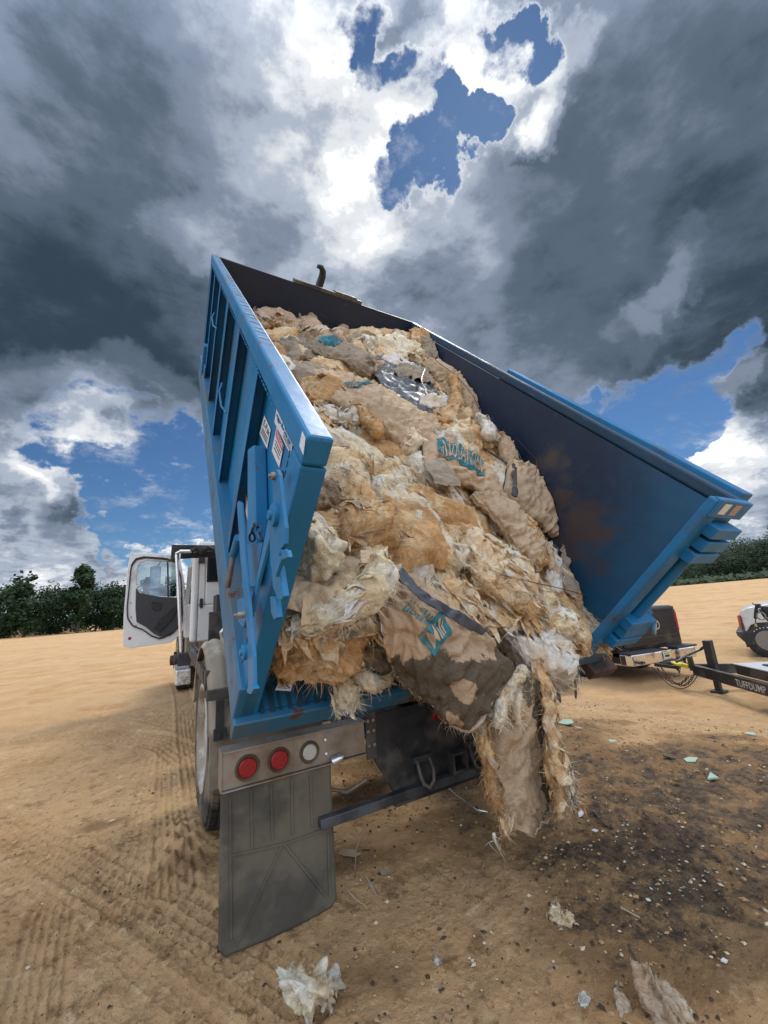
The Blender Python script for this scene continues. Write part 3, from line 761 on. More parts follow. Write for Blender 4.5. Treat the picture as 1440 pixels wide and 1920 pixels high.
decal('reflector_tape', [(567, 809), (573, 822), (569, 853), (562, 836)], -.0045, STICKERW)
Q5 = [(461, 925), (472, 975), (470, 1000), (461, 960)]
decal('small_sticker', Q5, .0485, STICKERW)

# ------------------------------------------------------------------ the hook-lift truck that carries it
truck = empty('hooklift_truck', (1.5, 4.5, 0), None, 'white hook-lift truck, driver door hanging open, muddy flap behind its left wheels', 'truck')
truck_inv = Matrix.Translation((-1.5, -4.5, 0))
def tp(mb, name, m, bev=.0, smooth=False, parent=None):
    o = mb.build(name, m, parent or truck, bev, smooth)
    if parent is None: o.data.transform(truck_inv)
    else: o.data.transform(truck_inv)
    return o
def wheel(mbx, name, c, r, w, side, rimr=.29, tyre=TYRE, rim=RIM, parent=None, blocks=56, xf=tp, ax=Vector((1, 0, 0)), rec=.07):
    """tyre with tread blocks and a dished rim; side = direction of the outer face along ax"""
    c = Vector(c); A = ax*side
    t = MB()
    prof = [(rimr, -w/2+.02), (rimr+.02, -w/2), (r*.80, -w/2-.008), (r*.93, -w/2+.006), (r*.985, -w/2+.03), (r, -w/2+.06), (r, w/2-.06), (r*.985, w/2-.03), (r*.93, w/2-.006), (r*.80, w/2+.008), (rimr+.02, w/2), (rimr, w/2-.02)]
    t.lathe([(a-.012 if a >= r*.98 else a, b) for a, b in prof], c, A, 56, None, True)
    ax1 = A; e = ax1.orthogonal().normalized(); g = ax1.cross(e)
    rows = 5
    for k in range(blocks):
        for q in range(rows):
            a0 = 2*PI*(k+.5*(q % 2))/blocks; da = 2*PI/blocks*.40
            t0 = -w/2+.012+(w-.024)*q/rows+.004; t1 = t0+(w-.024)/rows-.010
            rr = r if 0 < q < rows-1 else r*.985; r0 = rr-.022
            def P(a, rad, tt): return c+A*tt+(e*math.cos(a)+g*math.sin(a))*rad
            sk = .35*da*(1 if q % 2 else -1)
            t.hexa([P(a0-da+sk, r0, t0), P(a0+da+sk, r0, t0), P(a0+da-sk, r0, t1), P(a0-da-sk, r0, t1)], [P(a0-da+sk, rr, t0), P(a0+da+sk, rr, t0), P(a0+da-sk, rr, t1), P(a0-da-sk, rr, t1)])
    o = xf(t, name, tyre, 0, True, parent)
    rm = MB()
    rm.lathe([(rimr+.006, -w/2+.02), (rimr+.012, w/2+.004), (rimr-.01, w/2+.006), (rimr-.03, w/2-.02), (rimr-.05, w/2-rec), (.12, w/2-rec-.03), (.10, w/2-.02), (.001, w/2-.02), (.001, -w/2+.04), (rimr-.02, -w/2+.04)], c, A, 40)
    for k in range(10):
        a = 2*PI*k/10; p = c+A*(w/2-rec-.02)+(e*math.cos(a)+g*math.sin(a))*.16
        rm.lathe([(.014, 0), (.014, .03), (.001, .03)], p, A, 6)
    return o, rm
def truck_wheel(x, y, z, r, w, side, **k):
    ty, rm = wheel(None, 'wheel', (x, y, z), r, w, side, **k)
    tp(rm, 'rim', k.get('rim', RIM), 0, True, ty)
    return ty
RW = .485; YR = 2.92
truck_wheel(.40, YR, RW, RW, .245, -1); truck_wheel(.70, YR, RW, RW, .245, -1)
truck_wheel(2.31, YR, RW, RW, .245, 1); truck_wheel(2.61, YR, RW, RW, .245, 1)
tw = truck_wheel(.47, 8.2, .49, .49, .27, -1, rec=.0); truck_wheel(2.55, 8.2, .49, .49, .27, 1)
hb = MB()
for k in range(8):
    a = 2*PI*k/8; hb.lathe([(.018, 0), (.018, .05), (.001, .05)], (.34, 8.2+.12*math.cos(a), .49+.12*math.sin(a)), (-1, 0, 0), 8)
hb.lathe([(.09, 0), (.08, .10), (.001, .11)], (.335, 8.2, .49), (-1, 0, 0), 16); tp(hb, 'wheel_hub', RUSTY, 0, True, tw)
tp(MB().tube([(.75, YR, RW), (2.3, YR, RW)], .07, 14).lathe([(.001, -.2), (.15, -.12), (.19, 0), (.15, .12), (.001, .2)], (1.5, YR-.05, RW), (0, 1, 0), 16), 'rear_axle', BLACKDUST, 0, True)
# frame rails, cross members, tank
for x in (1.06, 1.88):
    tp(MB().box(x, x+.08, 1.9, 9.2, .46, .67), 'frame_rail', BLACKDUST, .004)
tp(MB().box(1.14, 1.88, 2.02, 2.1, .48, .66), 'cross_member', BLACK, .004)
tp(MB().box(.84, 1.06, 1.9, 2.3, .60, .66), 'frame_bracket', BLACKDUST, .004)
tp(MB().tube([(1.5, 4.6, .62), (1.5, 3.4, 1.6)], .08, 14).tube([(1.5, 3.5, 1.52), (1.5, 2.9, 2.0)], .05, 12), 'lift_cylinder', BLACKDUST, 0, True)
# tilted sub-frame and hook of the hoist, in the container frame
hk = MB()
for u in (.93, 1.36): hk.box(u, u+.12, .1, 4.0, -.40, -.195)
o = hk.build('tilt_frame', BLACK, truck, .005); o.data.transform(truck_inv @ CM)
path = [(1.13, 4.23, -.2), (1.13, 4.23, .9), (1.14, 4.23, 1.26), (1.15, 4.23, 1.34), (1.14, 4.22, 1.39), (1.11, 4.21, 1.42), (1.075, 4.20, 1.42), (1.065, 4.20, 1.40)]
hk = MB().tube(path, [.045, .045, .042, .040, .036, .030, .022, .012], 10)
o = hk.build('hook_arm', BLACK, truck, 0, True); o.data.transform(truck_inv @ CM)
# light bar, lamps, flap
YB = 1.85
lb = MB(); lb.box(.254, .875, YB, YB+.006, .535, .668).box(.254, .875, YB-.022, YB+.07, .668, .674).box(.254, .875, YB-.012, YB+.07, .527, .533).box(.248, .254, YB-.004, YB+.07, .527, .672)
bar = tp(lb, 'light_bar', DULLMETAL, .0015)
for x, m, r, rg_ in ((.348, REDLENS, .036, .048), (.475, REDLENS, .036, .047), (.607, WHITELENS, .031, .044)):
    g = tp(MB().lathe([(r, -.004), (r+.002, .006), (rg_-.004, .012), (rg_, .004), (rg_, -.004)], (x, YB-.001, .596), (0, -1, 0), 36, None, True), 'lamp_grommet', BRASS, 0, True, bar)
    lm = MB().lathe([(r, 0), (r, .006), (r*.9, .009), (.001, .010)], (x, YB-.001, .596), (0, -1, 0), 36)
    for k in range(-5, 6):
        a = k*r*.17; hgt = math.sqrt(max(0, (r*.85)**2-a*a)); lm.beam((x+a-hgt*.3, YB-.0105, .596-hgt), (x+a+hgt*.3, YB-.0105, .596+hgt), .0022, .002, (0, 1, 0))
    tp(lm, 'lamp_lens', m, 0, True, bar)
tp(MB().lathe([(.007, 0), (.006, .006), (.001, .008)], (.680, YB-.001, .628), (0, -1, 0), 12).lathe([(.007, 0), (.006, .006), (.001, .008)], (.682, YB-.001, .572), (0, -1, 0), 12), 'bolt', ALU, 0, True, bar)
tp(MB().lathe([(.012, -.025), (.016, -.02), (.016, .02), (.012, .03), (.001, .03)], (.725, YB-.018, .545), (1, 0, .2), 14), 'plate_lamp', ALU, 0, True, bar)
pl = MB(); pl.box(.882, .935, YB-.004, YB+.01, .50, .70)
bt = MB()
for x in (.892, .920):
    for z in (.56, .62, .665): bt.lathe([(.009, 0), (.008, .006), (.001, .008)], (x, YB-.005, z), (0, -1, 0), 6)
ob = tp(pl, 'bar_bracket', BLACKDUST, .003); tp(bt, 'bolt', DULLMETAL, 0, True, ob)
# mud flap with moulded ridges
def fp(px, py, y=1.852): p = at_y(px, py, y); return Vector((p.x, p.z))
nf = 40
P = []
for i in range(61):
    t = i/60.0; z = .531-(.531-.016)*t
    row = []
    for j in range(nf+1):
        s = j/nf; x = .250+.452*s
        bow = .010*math.sin(PI*s)*t+.03*t*t*math.sin(2.2*s+.5)*.5+.012*t
        cx = min(s, 1-s)/.06; zz = z+(max(0, 1-cx)**2*.03 if t > .97 else 0)
        row.append((x, YB+.006-bow, zz))
    P.append(row)
fo = gridmesh('mud_flap', P, FLAPM, truck, True, .010); fo.data.transform(truck_inv)
def ridge(a, b, w=.008):
    rd = MB()
    pa = fp(*a); pb = fp(*b); n = 14
    for k in range(n):
        A = pa.lerp(pb, k/n); B = pa.lerp(pb, (k+1)/n)
        def Y(p):
            s = (p.x-.25)/.452; t = (.531-p.y)/(.515); return YB+.0015-(.010*math.sin(PI*s)*t+.03*t*t*math.sin(2.2*s+.5)*.5+.012*t)
        rd.beam((A.x, Y(A)-.001, A.y), (B.x, Y(B)-.001, B.y), w, .011, (0, 1, 0))
    tp(rd, 'flap_ridge', FLAPM, .0, False, fo)
NR = 0
for a, b in (((431, 1492), (431, 1755)), ((470, 1478), (471, 1585)), ((507, 1470), (509, 1572)), ((546, 1460), (546, 1562)), ((581, 1452), (583, 1546)), ((613, 1560), (614, 1672)), ((432, 1601), (530, 1578)), ((530, 1578), (608, 1552)), ((527, 1578), (440, 1762)), ((530, 1578), (608, 1675))): ridge(a, b)
# hitch plate, rings, receiver, under-run bar
hp = MB(); hp.prism([(.90, .69), (.90, .53), (1.03, .30), (2.05, .30), (2.16, .53), (2.16, .69)], 'y', YB, YB+.02).box(1.0, 2.08, YB-.03, YB+.02, .285, .30)
plate_o = tp(hp, 'hitch_plate', BLACK, .004)
for x in (1.175, 1.50, 1.86):
    rg2 = MB().tube([(x-.035, YB-.02, .445), (x-.040, YB-.045, .40), (x-.030, YB-.055, .355), (x, YB-.06, .335), (x+.030, YB-.055, .355), (x+.040, YB-.045, .40), (x+.035, YB-.02, .445)], .009, 8).box(x-.055, x+.055, YB-.022, YB, .435, .462)
    tp(rg2, 'tow_ring', BLACKDUST, 0, True, plate_o)
rc = MB()
for a, b, c_, d in ((1.335, 1.43, .425, .437), (1.335, 1.43, .345, .357), (1.335, 1.347, .357, .425), (1.418, 1.43, .357, .425)): rc.box(a, b, YB-.05, YB, c_, d)
tp(rc, 'hitch_receiver', BLACKDUST, .002, False, plate_o)
tp(MB().box(.635, 2.05, YB-.045, YB-.005, .306, .345), 'under_run_bar', GREYBAR, .004)
tp(MB().tube([(.95, 2.0, .36), (.86, 2.05, .31), (.78, 2.1, .33), (.72, 2.3, .42)], .010, 8), 'air_hose', DULLMETAL, 0, True)
tp(MB().lathe([(.001, 0), (.07, .01), (.085, .05), (.085, .14), (.07, .18), (.001, .19)], (.80, 2.45, .62), (0, 0, 1), 24), 'air_chamber', BLACKDUST, 0, True)
tp(MB().box(1.26, 1.33, YB-.004, YB+.0, .60, .63), 'side_marker', REDLENS, .002)
# poly fender over the left rear wheels (arc in y-z)
def fender(x0, x1, rr, a0, a1):
    P = []
    for i in range(37):
        a = math.radians(a0+(a1-a0)*i/36); row = []
        for j in range(29):
            x = x0+(x1-x0)*j/28; rib = .012 if (j % 7) in (3, 4) else 0
            if j in (0, 28): rib = -.03
            row.append((x, YR+math.cos(a)*(rr+rib), RW+math.sin(a)*(rr+rib)))
        P.append(row)
    return P
for x0, x1 in ((.262, .86), (2.16, 2.77)):
    f = gridmesh('rear_fender', fender(x0, x1, .55, 168, 12), simple('muddy_fender_top', (.22, .185, .14), .8, 0, .35, 5, (.46, .39, .29), .55, .35), truck, True, .008); f.data.transform(truck_inv)
f2 = MB(); f2.box(.262, .86, YR-.545, YR-.535, .36, .60); tp(f2, 'fender_skirt', FENDER, .003)
fbk = MB(); fbk.box(.24, .80, 2.36, 2.40, .775, .825)
ob = tp(fbk, 'fender_bracket', BLACK, .003)
for x in (.305, .62):
    tp(MB().box(x-.02, x+.02, 2.345, 2.36, .61, .775).box(x-.03, x+.03, 2.33, 2.345, .59, .645).lathe([(.011, 0), (.011, .01), (.001, .01)], (x, 2.33, .615), (0, -1, 0), 6), 'bracket_strap', BLACKDUST, .002, False, ob)
# body side rail beside the wheels
tp(MB().beam((.335, 5.3, .86), (.262, 2.62, .86), .035, .075).beam((.37, 5.3, .90), (.30, 2.7, .90), .02, .02), 'side_rail', BLACKDUST, .003)
tp(MB().box(.25, .315, 2.56, 2.62, .76, .90), 'rail_end_cap', BLACK, .004)
for y in (4.2, 4.9): tp(MB().box(.30, 1.06, y, y+.06, .80, .84), 'rail_cross_arm', BLACK, .003)
# muddy tank behind the cab and hydraulic pump
tp(MB().lathe([(.001, 0), (.16, .02), (.18, .05), (.18, .85), (.16, .88), (.001, .9)], (.40, 4.05, .56), (1, 0, 0), 32), 'fuel_tank', simple('muddy_tank', (.42, .37, .29), .7, 0, .3, 7, (.62, .58, .50), .45, .3), 0, True)
tp(MB().box(.60, 1.9, 5.15, 5.45, .70, 1.44), 'hydraulic_tank', DARKTRIM, .01)
tp(MB().box(.52, 1.0, 5.08, 5.14, .92, 1.24), 'tank_step', BLACK, .006)
hy = MB()
for k in range(5):
    hy.tube([(.62+.05*k, 4.75, .92), (.60+.06*k, 4.72, 1.02), (.64+.06*k, 4.75, 1.06), (.72+.05*k, 4.9, 1.02)], .016, 8)
hy.box(.62, .98, 4.66, 4.86, .88, .95); tp(hy, 'hydraulic_fittings', ALU, 0, True)
# tarp frame across the truck behind the cab
tb = tp(MB().box(.105, 3.0, 5.16, 5.24, 1.985, 2.03).box(.105, .19, 5.14, 5.26, 1.85, 2.0), 'tarp_housing', BLACKDUST, .006)
tp(MB().tube([(.2, 5.1, 1.90), (.7, 5.1, 1.93), (1.2, 5.08, 1.96), (3.0, 5.08, 1.96)], .045, 12), 'tarp_roll', BLACK, 0, True, tb)
tp(MB().tube([(.16, 5.02, 1.86), (.155, 5.0, 1.91), (.19, 5.0, 1.925), (.34, 5.0, 1.93)], .017, 8).tube([(.155, 5.0, 1.89), (.20, 5.0, 1.4), (.245, 5.0, .84)], .018, 10), 'tarp_arm', ALU, 0, True)
tp(MB().tube([(.30, 5.0, 1.93), (.36, 5.0, 1.96), (.40, 5.0, 1.92), (.48, 5.0, 1.97), (.55, 5.0, 1.94), (.62, 5.0, 1.99)], .03, 8), 'hose_bundle', BLACK, 0, True, tb)
tp(MB().box(.215, .34, 4.96, 5.08, .70, .83).lathe([(.055, 0), (.055, .05), (.001, .05)], (.23, 5.02, .77), (-1, 0, 0), 18), 'tarp_motor', DARKTRIM, .005)
tp(MB().box(.20, .34, 4.9, 5.5, .52, .67), 'step_box', ALU, .01)
# cab
cabp = [(5.6, .93), (5.6, 2.06), (5.68, 2.16), (6.9, 2.18), (7.3, 2.02), (7.72, 1.42), (7.72, .93)]
cb_ = MB(); cb_.prism(cabp, 'x', .398, .44).prism(cabp, 'x', 2.56, 2.60)
# the left side wall has its door opening: only a rear strip, roof edge and sill remain
cab = MB()
cab.prism([(5.60, .90), (5.60, 2.06), (5.68, 2.16), (5.98, 2.17), (5.93, 1.9), (5.90, 1.2), (6.0, .90)], 'x', .395, .44)
cab.box(.44, 2.56, 5.60, 5.64, .90, 1.34).box(.44, .52, 5.60, 5.64, 1.34, 2.06).box(1.15, 2.56, 5.60, 5.64, 1.34, 2.06).box(.52, 1.15, 5.60, 5.64, 1.34, 2.06)
cab.prism([(5.64, 2.06), (5.68, 2.16), (6.9, 2.18), (7.3, 2.02), (7.3, 1.98), (6.9, 2.13), (5.7, 2.11)], 'x', .44, 2.56)
cab.prism(cabp, 'x', 2.56, 2.60)
cab.box(.40, 2.6, 7.25, 7.75, .88, 1.40)
cabo = tp(cab, 'cab', WHITE, .018)
tp(MB().box(.36, .44, 5.58, 5.70, .90, 2.05), 'corner_pillar', WHITE, .03, False, cabo)
tp(MB().prism([(7.25, 2.0), (7.32, 2.0), (7.75, 1.4), (7.68, 1.4)], 'x', .40, .46).prism([(7.25, 2.0), (7.32, 2.0), (7.75, 1.4), (7.68, 1.4)], 'x', 2.54, 2.6), 'windshield_pillar', WHITE, .006, False, cabo)
tp(MB().box(.53, 1.30, 5.585, 5.60, 1.62, 1.96), 'rear_window_seal', RUBBER, .02, False, cabo)
tp(MB().box(.55, 1.28, 5.578, 5.585, 1.645, 1.935), 'rear_window', DARKGLASS, .0, False, cabo)
tp(MB().box(.455, .495, 5.57, 5.60, 1.30, 1.42), 'cab_vent', RUBBER, .015, False, cabo)
tp(MB().box(.43, .50, 5.58, 5.60, 1.86, 1.96), 'cab_lamp', DARKTRIM, .004, False, cabo)
tp(MB().prism([(7.26, 1.99), (7.30, 1.99), (7.72, 1.42), (7.68, 1.42)], 'x', .46, 2.54), 'windshield', GLASS, 0, False, cabo)
tp(MB().box(.50, 2.5, 6.3, 6.9, .95, 1.45).box(.6, 1.1, 6.15, 6.3, 1.4, 1.75).box(1.6, 2.4, 6.15, 6.3, 1.4, 1.75).box(.5, 2.5, 7.05, 7.25, .95, 1.38), 'cab_interior', DARKTRIM, .03, False, cabo)
tp(MB().prism([(7.75, 1.40), (9.1, 1.22), (9.35, 1.05), (9.35, .55), (8.85, .50), (8.78, .85), (8.5, 1.08), (7.95, 1.08), (7.75, .9)], 'x', .48, 2.52), 'hood', WHITE, .04)
tp(MB().box(.42, .60, 7.3, 7.7, .45, .88), 'cab_step', DULLMETAL, .01)
# open door, standing square to the cab at its hinge
YD = 7.2
def dq(pts, y0, y1, name, m, bev=0, par=None, sm=False):
    P = [at_y(a, b, YD) for a, b in pts]
    # traced on the plane of the door; thickness is real
    return tp(MB().hexa([(p.x, y0, p.z) for p in P], [(p.x, y1, p.z) for p in P]), name, m, bev, sm, par)
def ring(outer, inner, y0, y1, name, m, par, bev=0):
    n = len(outer); A = [at_y(a, b, YD) for a, b in outer]; B = [at_y(a, b, YD) for a, b in inner]
    vs = []; 
    for Y in (y0, y1):
        vs += [(p.x, Y, p.z) for p in A]+[(p.x, Y, p.z) for p in B]
    fs = []
    for i in range(n):
        j = (i+1) % n
        fs += [(i, j, n+j, n+i), (2*n+i, 3*n+i, 3*n+j, 2*n+j), (i, 2*n+i, 2*n+j, j), (n+i, n+j, 3*n+j, 3*n+i)]
    return tp(MB().add(vs, fs), name, m, bev, False, par)
WIN = [(256, 1096), (257, 1064), (263, 1054), (276, 1051), (318, 1053), (329, 1060), (331, 1090), (331, 1119), (300, 1118), (268, 1115), (259, 1108)]
OUT = [(232, 1150), (240, 1060), (245, 1037), (285, 1038), (322, 1041), (338, 1046), (346, 1095), (347, 1150), (345, 1182), (322, 1205), (262, 1213), (230, 1217)]
# resample both outlines to the same count
def resample(pts, n):
    P = [Vector((a, b)) for a, b in pts]; L = [0]
    for i in range(len(P)): L.append(L[-1]+(P[(i+1) % len(P)]-P[i]).length)
    out = []
    for k in range(n):
        s = L[-1]*k/n; i = max(j for j in range(len(P)) if L[j] <= s+1e-9); t = (s-L[i])/(L[i+1]-L[i]); q = P[i].lerp(P[(i+1) % len(P)], t); out.append((q.x, q.y))
    return out
def by_angle(pts, n, c):
    R_ = resample(pts, 400); out = []
    for k in range(n):
        a = 2*PI*k/n; best = min(R_, key=lambda q: abs((math.atan2(q[1]-c[1], q[0]-c[0])-a+PI) % (2*PI)-PI)); out.append(best)
    return out
cw = (296, 1088)
door = ring(by_angle(OUT, 64, cw), by_angle(WIN, 64, cw), YD, YD+.06, 'door', WHITE, None, .006)
def shrink(pts, f, c=(289, 1128)): return [(c[0]+(a-c[0])*f, c[1]+(b-c[1])*f) for a, b in pts]
SEAL = [(240, 1110), (245, 1060), (254, 1047), (270, 1043), (310, 1046), (330, 1052), (340, 1080), (343, 1150), (340, 1172), (322, 1190), (300, 1199), (284, 1194), (268, 1182), (248, 1175), (238, 1160), (237, 1140)]
ring(resample(SEAL, 60), resample(shrink(SEAL, .955), 60), YD-.022, YD-.001, 'door_seal', RUBBER, door, .003)
TRIM = [(255, 1102), (262, 1112), (300, 1119), (336, 1121), (341, 1118), (342, 1165), (325, 1186), (301, 1194), (288, 1188), (274, 1176), (256, 1166), (254, 1140)]
dq(TRIM, YD-.03, YD-.002, 'door_trim', DARKTRIM, .006, door)
dq([(288, 1178), (300, 1186), (325, 1160), (334, 1140), (330, 1134), (300, 1160)], YD-.045, YD-.031, 'door_pocket', RUBBER, .006, door)
dq([(284, 1128), (304, 1130), (302, 1142), (292, 1146), (285, 1140)], YD-.042, YD-.031, 'door_handle', RUBBER, .004, door)
dq(WIN, YD+.025, YD+.031, 'door_glass', GLASS, 0, door)
dq([(313, 1053), (316, 1053), (317, 1119), (314, 1119)], YD-.01, YD+.02, 'window_divider', RUBBER, 0, door)
pr_ = at_y(243, 1197, YD)
tp(MB().lathe([(.022, 0), (.02, .006), (.001, .008)], (pr_.x, YD-.001, pr_.z), (0, -1, 0), 20), 'door_reflector', REDLENS, 0, True, door)
for a, b in ((245, 1130), (246, 1157), (255, 1173)):
    q = at_y(a, b, YD); tp(MB().lathe([(.008, 0), (.008, .012), (.001, .012)], (q.x, YD-.001, q.z), (0, -1, 0), 8), 'door_latch', RUBBER, 0, False, door)
# mirror on the far side of the door, seen through its glass
YM = 7.55
A = at_y(283, 1063, YM); B = at_y(299, 1103, YM)
mo = tp(MB().box(A.x-.008, B.x+.008, YM, YM+.06, B.z-.01, A.z+.01).box(A.x-.004, B.x+.004, YM, YM+.06, at_y(283, 1118, YM).z, at_y(283, 1106, YM).z), 'mirror', DARKTRIM, .02)
tp(MB().box(A.x+.004, B.x-.004, YM-.004, YM, B.z+.004, A.z-.004).box(A.x+.006, B.x-.006, YM-.004, YM, at_y(283, 1117, YM).z, at_y(283, 1107, YM).z), 'mirror_face', MIRROR, .004, False, mo)
tp(MB().tube([(A.x+.1, YM+.05, A.z+.02), (A.x+.14, YM+.05, A.z+.10), (.30, YM-.2, A.z+.12)], .012, 8), 'mirror_arm', BLACK, 0, True, mo)

# ------------------------------------------------------------------ the load: torn insulation and paper bags (container frame)
def wool_mat(name, cols, dirt=.5, fibre=1.0):
    m, nt, b = mat(name); v = objco(nt)
    wv = nd(nt, 'ShaderNodeTexNoise'); lk(nt, v, wv.inputs['Vector']); wv.inputs['Scale'].default_value = 3.0; wv.inputs['Detail'].default_value = 3
    off = nd(nt, 'ShaderNodeVectorMath', operation='SCALE'); lk(nt, wv.outputs['Color'], off.inputs[0]); off.inputs[3].default_value = .55
    vv = nd(nt, 'ShaderNodeVectorMath', operation='ADD'); lk(nt, v, vv.inputs[0]); lk(nt, off.outputs[0], vv.inputs[1])
    a = texnoise(nt, vv.outputs[0], 2.6, 7, .62); a2 = texnoise(nt, vv.outputs[0], 6.5, 7, .62)
    c = mixc(nt, ss(nt, a, .36, .62), cols[0], cols[1])
    c = mixc(nt, ss(nt, a2, .44, .64), c, cols[2])
    fb_ = texnoise(nt, stretch(nt, vv.outputs[0], (1.0, 3.4, 1.3)), 22, 8, .72)
    c = mixc(nt, ss(nt, fb_, .30, .56, .65, 0), c, cols[3])
    dd = texnoise(nt, v, 5, 9, .72)
    c = mixc(nt, ss(nt, dd, .60-.08*dirt, .76-.08*dirt, 0, .85*dirt), c, (.085, .055, .032))
    sp = texnoise(nt, v, 60, 2)
    c = mixc(nt, ss(nt, sp, .74, .77, 0, .8), c, (.05, .035, .02))
    lk(nt, c, b.inputs['Base Color']); b.inputs['Roughness'].default_value = 1.0; b.inputs['Specular IOR Level'].default_value = .05
    f2 = texnoise(nt, vv.outputs[0], 70, 6, .75)
    h = mth(nt, 'ADD', mth(nt, 'MULTIPLY', fb_, 1.2), mth(nt, 'MULTIPLY', f2, .5))
    bump(nt, b, h, .85*fibre, .028)
    return m
WOOL = wool_mat('wool_mixed', [(.88, .66, .39), (.78, .48, .23), (.92, .81, .60), (.50, .27, .11)], .35)
WOOL_CREAM = wool_mat('wool_cream', [(.88, .76, .52), (.84, .64, .38), (.90, .86, .74), (.60, .42, .22)], .2)
WOOL_ORANGE = wool_mat('wool_orange', [(.68, .42, .20), (.56, .31, .13), (.78, .57, .34), (.32, .17, .07)], .5)
WOOL_WHITE = wool_mat('wool_white', [(.82, .76, .66), (.78, .64, .46), (.88, .85, .79), (.58, .45, .32)], .25)
WOOL_DIRTY = wool_mat('wool_dirty', [(.40, .29, .18), (.30, .20, .12), (.52, .42, .30), (.16, .10, .06)], .8)
WOOL_PINK = wool_mat('wool_tan', [(.58, .42, .28), (.50, .33, .20), (.70, .58, .44), (.30, .18, .10)], .6)
def paper_mat(name, base, stain=(.085, .058, .032), amt=.4, attr=False):
    m, nt, b = mat(name); v = objco(nt)
    a = texnoise(nt, v, 3.5, 7, .6)
    c = mixc(nt, ss(nt, a, .3, .7), base, tuple(x*.72 for x in base))
    s = texnoise(nt, v, 4.2, 9, .68)
    if attr:
        at = nd(nt, 'ShaderNodeAttribute'); at.attribute_name = 'stain'
        f = mth(nt, 'ADD', at.outputs['Fac'], mth(nt, 'MULTIPLY', mth(nt, 'SUBTRACT', s, .5), 2.6))
        c = mixc(nt, ss(nt, f, .44, .52, 0, .93), c, mixc(nt, texnoise(nt, v, 12, 6), (.055, .043, .028), (.105, .085, .06)))
    else:
        c = mixc(nt, ss(nt, s, .64-.12*amt, .74-.12*amt, 0, .8), c, stain)
    def rn_(sc, det, st=(1, 1, 1)):
        n = nd(nt, 'ShaderNodeTexNoise'); n.noise_type = 'RIDGED_MULTIFRACTAL'; lk(nt, stretch(nt, v, st), n.inputs['Vector']); n.inputs['Scale'].default_value = sc; n.inputs['Detail'].default_value = det; n.inputs['Roughness'].default_value = .5
        return n.outputs[0]
    r1 = rn_(5.5, 4, (1, .6, 1)); r2 = rn_(15, 3, (.7, 1, .7))
    c = mixc(nt, ss(nt, r1, 1.1, 1.6, 0, .25), c, tuple(x*.5 for x in base))
    lk(nt, c, b.inputs['Base Color']); b.inputs['Roughness'].default_value = .9; b.inputs['Specular IOR Level'].default_value = .15
    n3 = texnoise(nt, v, 14, 7, .6)
    h = mth(nt, 'ADD', mth(nt, 'MULTIPLY', r1, .55), mth(nt, 'ADD', mth(nt, 'MULTIPLY', r2, .28), n3))
    bump(nt, b, h, 1.0, .030)
    return m
PAPER = paper_mat('kraft_paper', (.50, .365, .235), amt=.25)
PAPER_GREY = paper_mat('weathered_paper', (.33, .265, .195), amt=.55)
PAPER_STAIN = paper_mat('stained_kraft_paper', (.44, .315, .20), attr=True)
PLASTIC = simple('dark_plastic', (.030, .033, .040), .35, 0, .4, 6, (.12, .11, .10), .35, .4)
TARBLACK = simple('tar_strip', (.030, .028, .030), .6, 0, .3, 14, (.10, .08, .07), .3, .3)
TWIG = simple('wire_brown', (.05, .032, .024), .6, 0, .3, 9)

NEAR = {'wool_mixed': [WOOL_CREAM, WOOL_ORANGE, WOOL_WHITE], 'wool_cream': [WOOL_WHITE, WOOL_CREAM, WOOL], 'wool_orange': [WOOL_ORANGE, WOOL, WOOL_PINK], 'wool_white': [WOOL_WHITE, WOOL_CREAM, WOOL_WHITE],
        'wool_dirty': [WOOL_DIRTY, WOOL_PINK, WOOL_DIRTY], 'wool_tan': [WOOL_PINK, WOOL_PINK, WOOL]}
CTRL = [(0.1, -.02, .36), (0.1, .35, .52), (0.1, .9, .62), (0.1, 1.6, .70), (0.1, 2.4, .74), (.1, 3.3, .76), (.1, 4.05, .72),
        (.6, -.02, .32), (.6, .3, .52), (.6, .9, .62), (.6, 1.6, .66), (.6, 2.4, .70), (.6, 3.3, .78), (.6, 4.05, .74),
        (1.2, -.02, .26), (1.2, .3, .44), (1.2, .9, .62), (1.2, 1.6, .66), (1.2, 2.4, .74), (1.2, 3.3, .86), (1.2, 4.05, .78),
        (1.8, -.02, .10), (1.8, .3, .28), (1.8, .9, .52), (1.8, 1.6, .62), (1.8, 2.4, .80), (1.8, 3.3, .98), (1.8, 4.05, 1.0),
        (2.3, -.02, .02), (2.3, .3, .05), (2.3, .6, .12), (2.3, .9, .36), (2.3, 1.2, .52), (2.3, 1.6, .58), (2.3, 2.4, .72), (2.3, 3.2, .90), (2.3, 4.05, 1.12)]
CA = np.array(CTRL)
def pile(u, v):
    d2 = ((CA[:, 0]-u)/.30)**2+((CA[:, 1]-v)/.38)**2
    w = np.exp(-d2*.5)+1e-7
    return float((w*CA[:, 2]).sum()/w.sum())
def pn(u, v):
    e = .05; return Vector((-(pile(u+e, v)-pile(u-e, v))/(2*e), -(pile(u, v+e)-pile(u, v-e))/(2*e), 1)).normalized()
def on_pile(px, py, off=0.0):
    d = CMI.to_3x3() @ ray(px, py).normalized(); o = CMI @ EYE
    t = .8; p = o
    while t < 9:
        p = o+d*t
        if -.1 < p.y < 4.05 and -.3 < p.x < 2.8 and p.z < pile(p.x, p.y)+off: break
        t += .01
    return p
def V3(f, p, k): p = Vector(p)*k; return Vector((f(p), f(p+Vector((17.3, 0, 0))), f(p+Vector((0, 23.1, 0)))))
def rid(p, o=4, lac=2.1): return noise.ridged_multi_fractal(Vector(p), .9, lac, o, 1.0, 2.0)
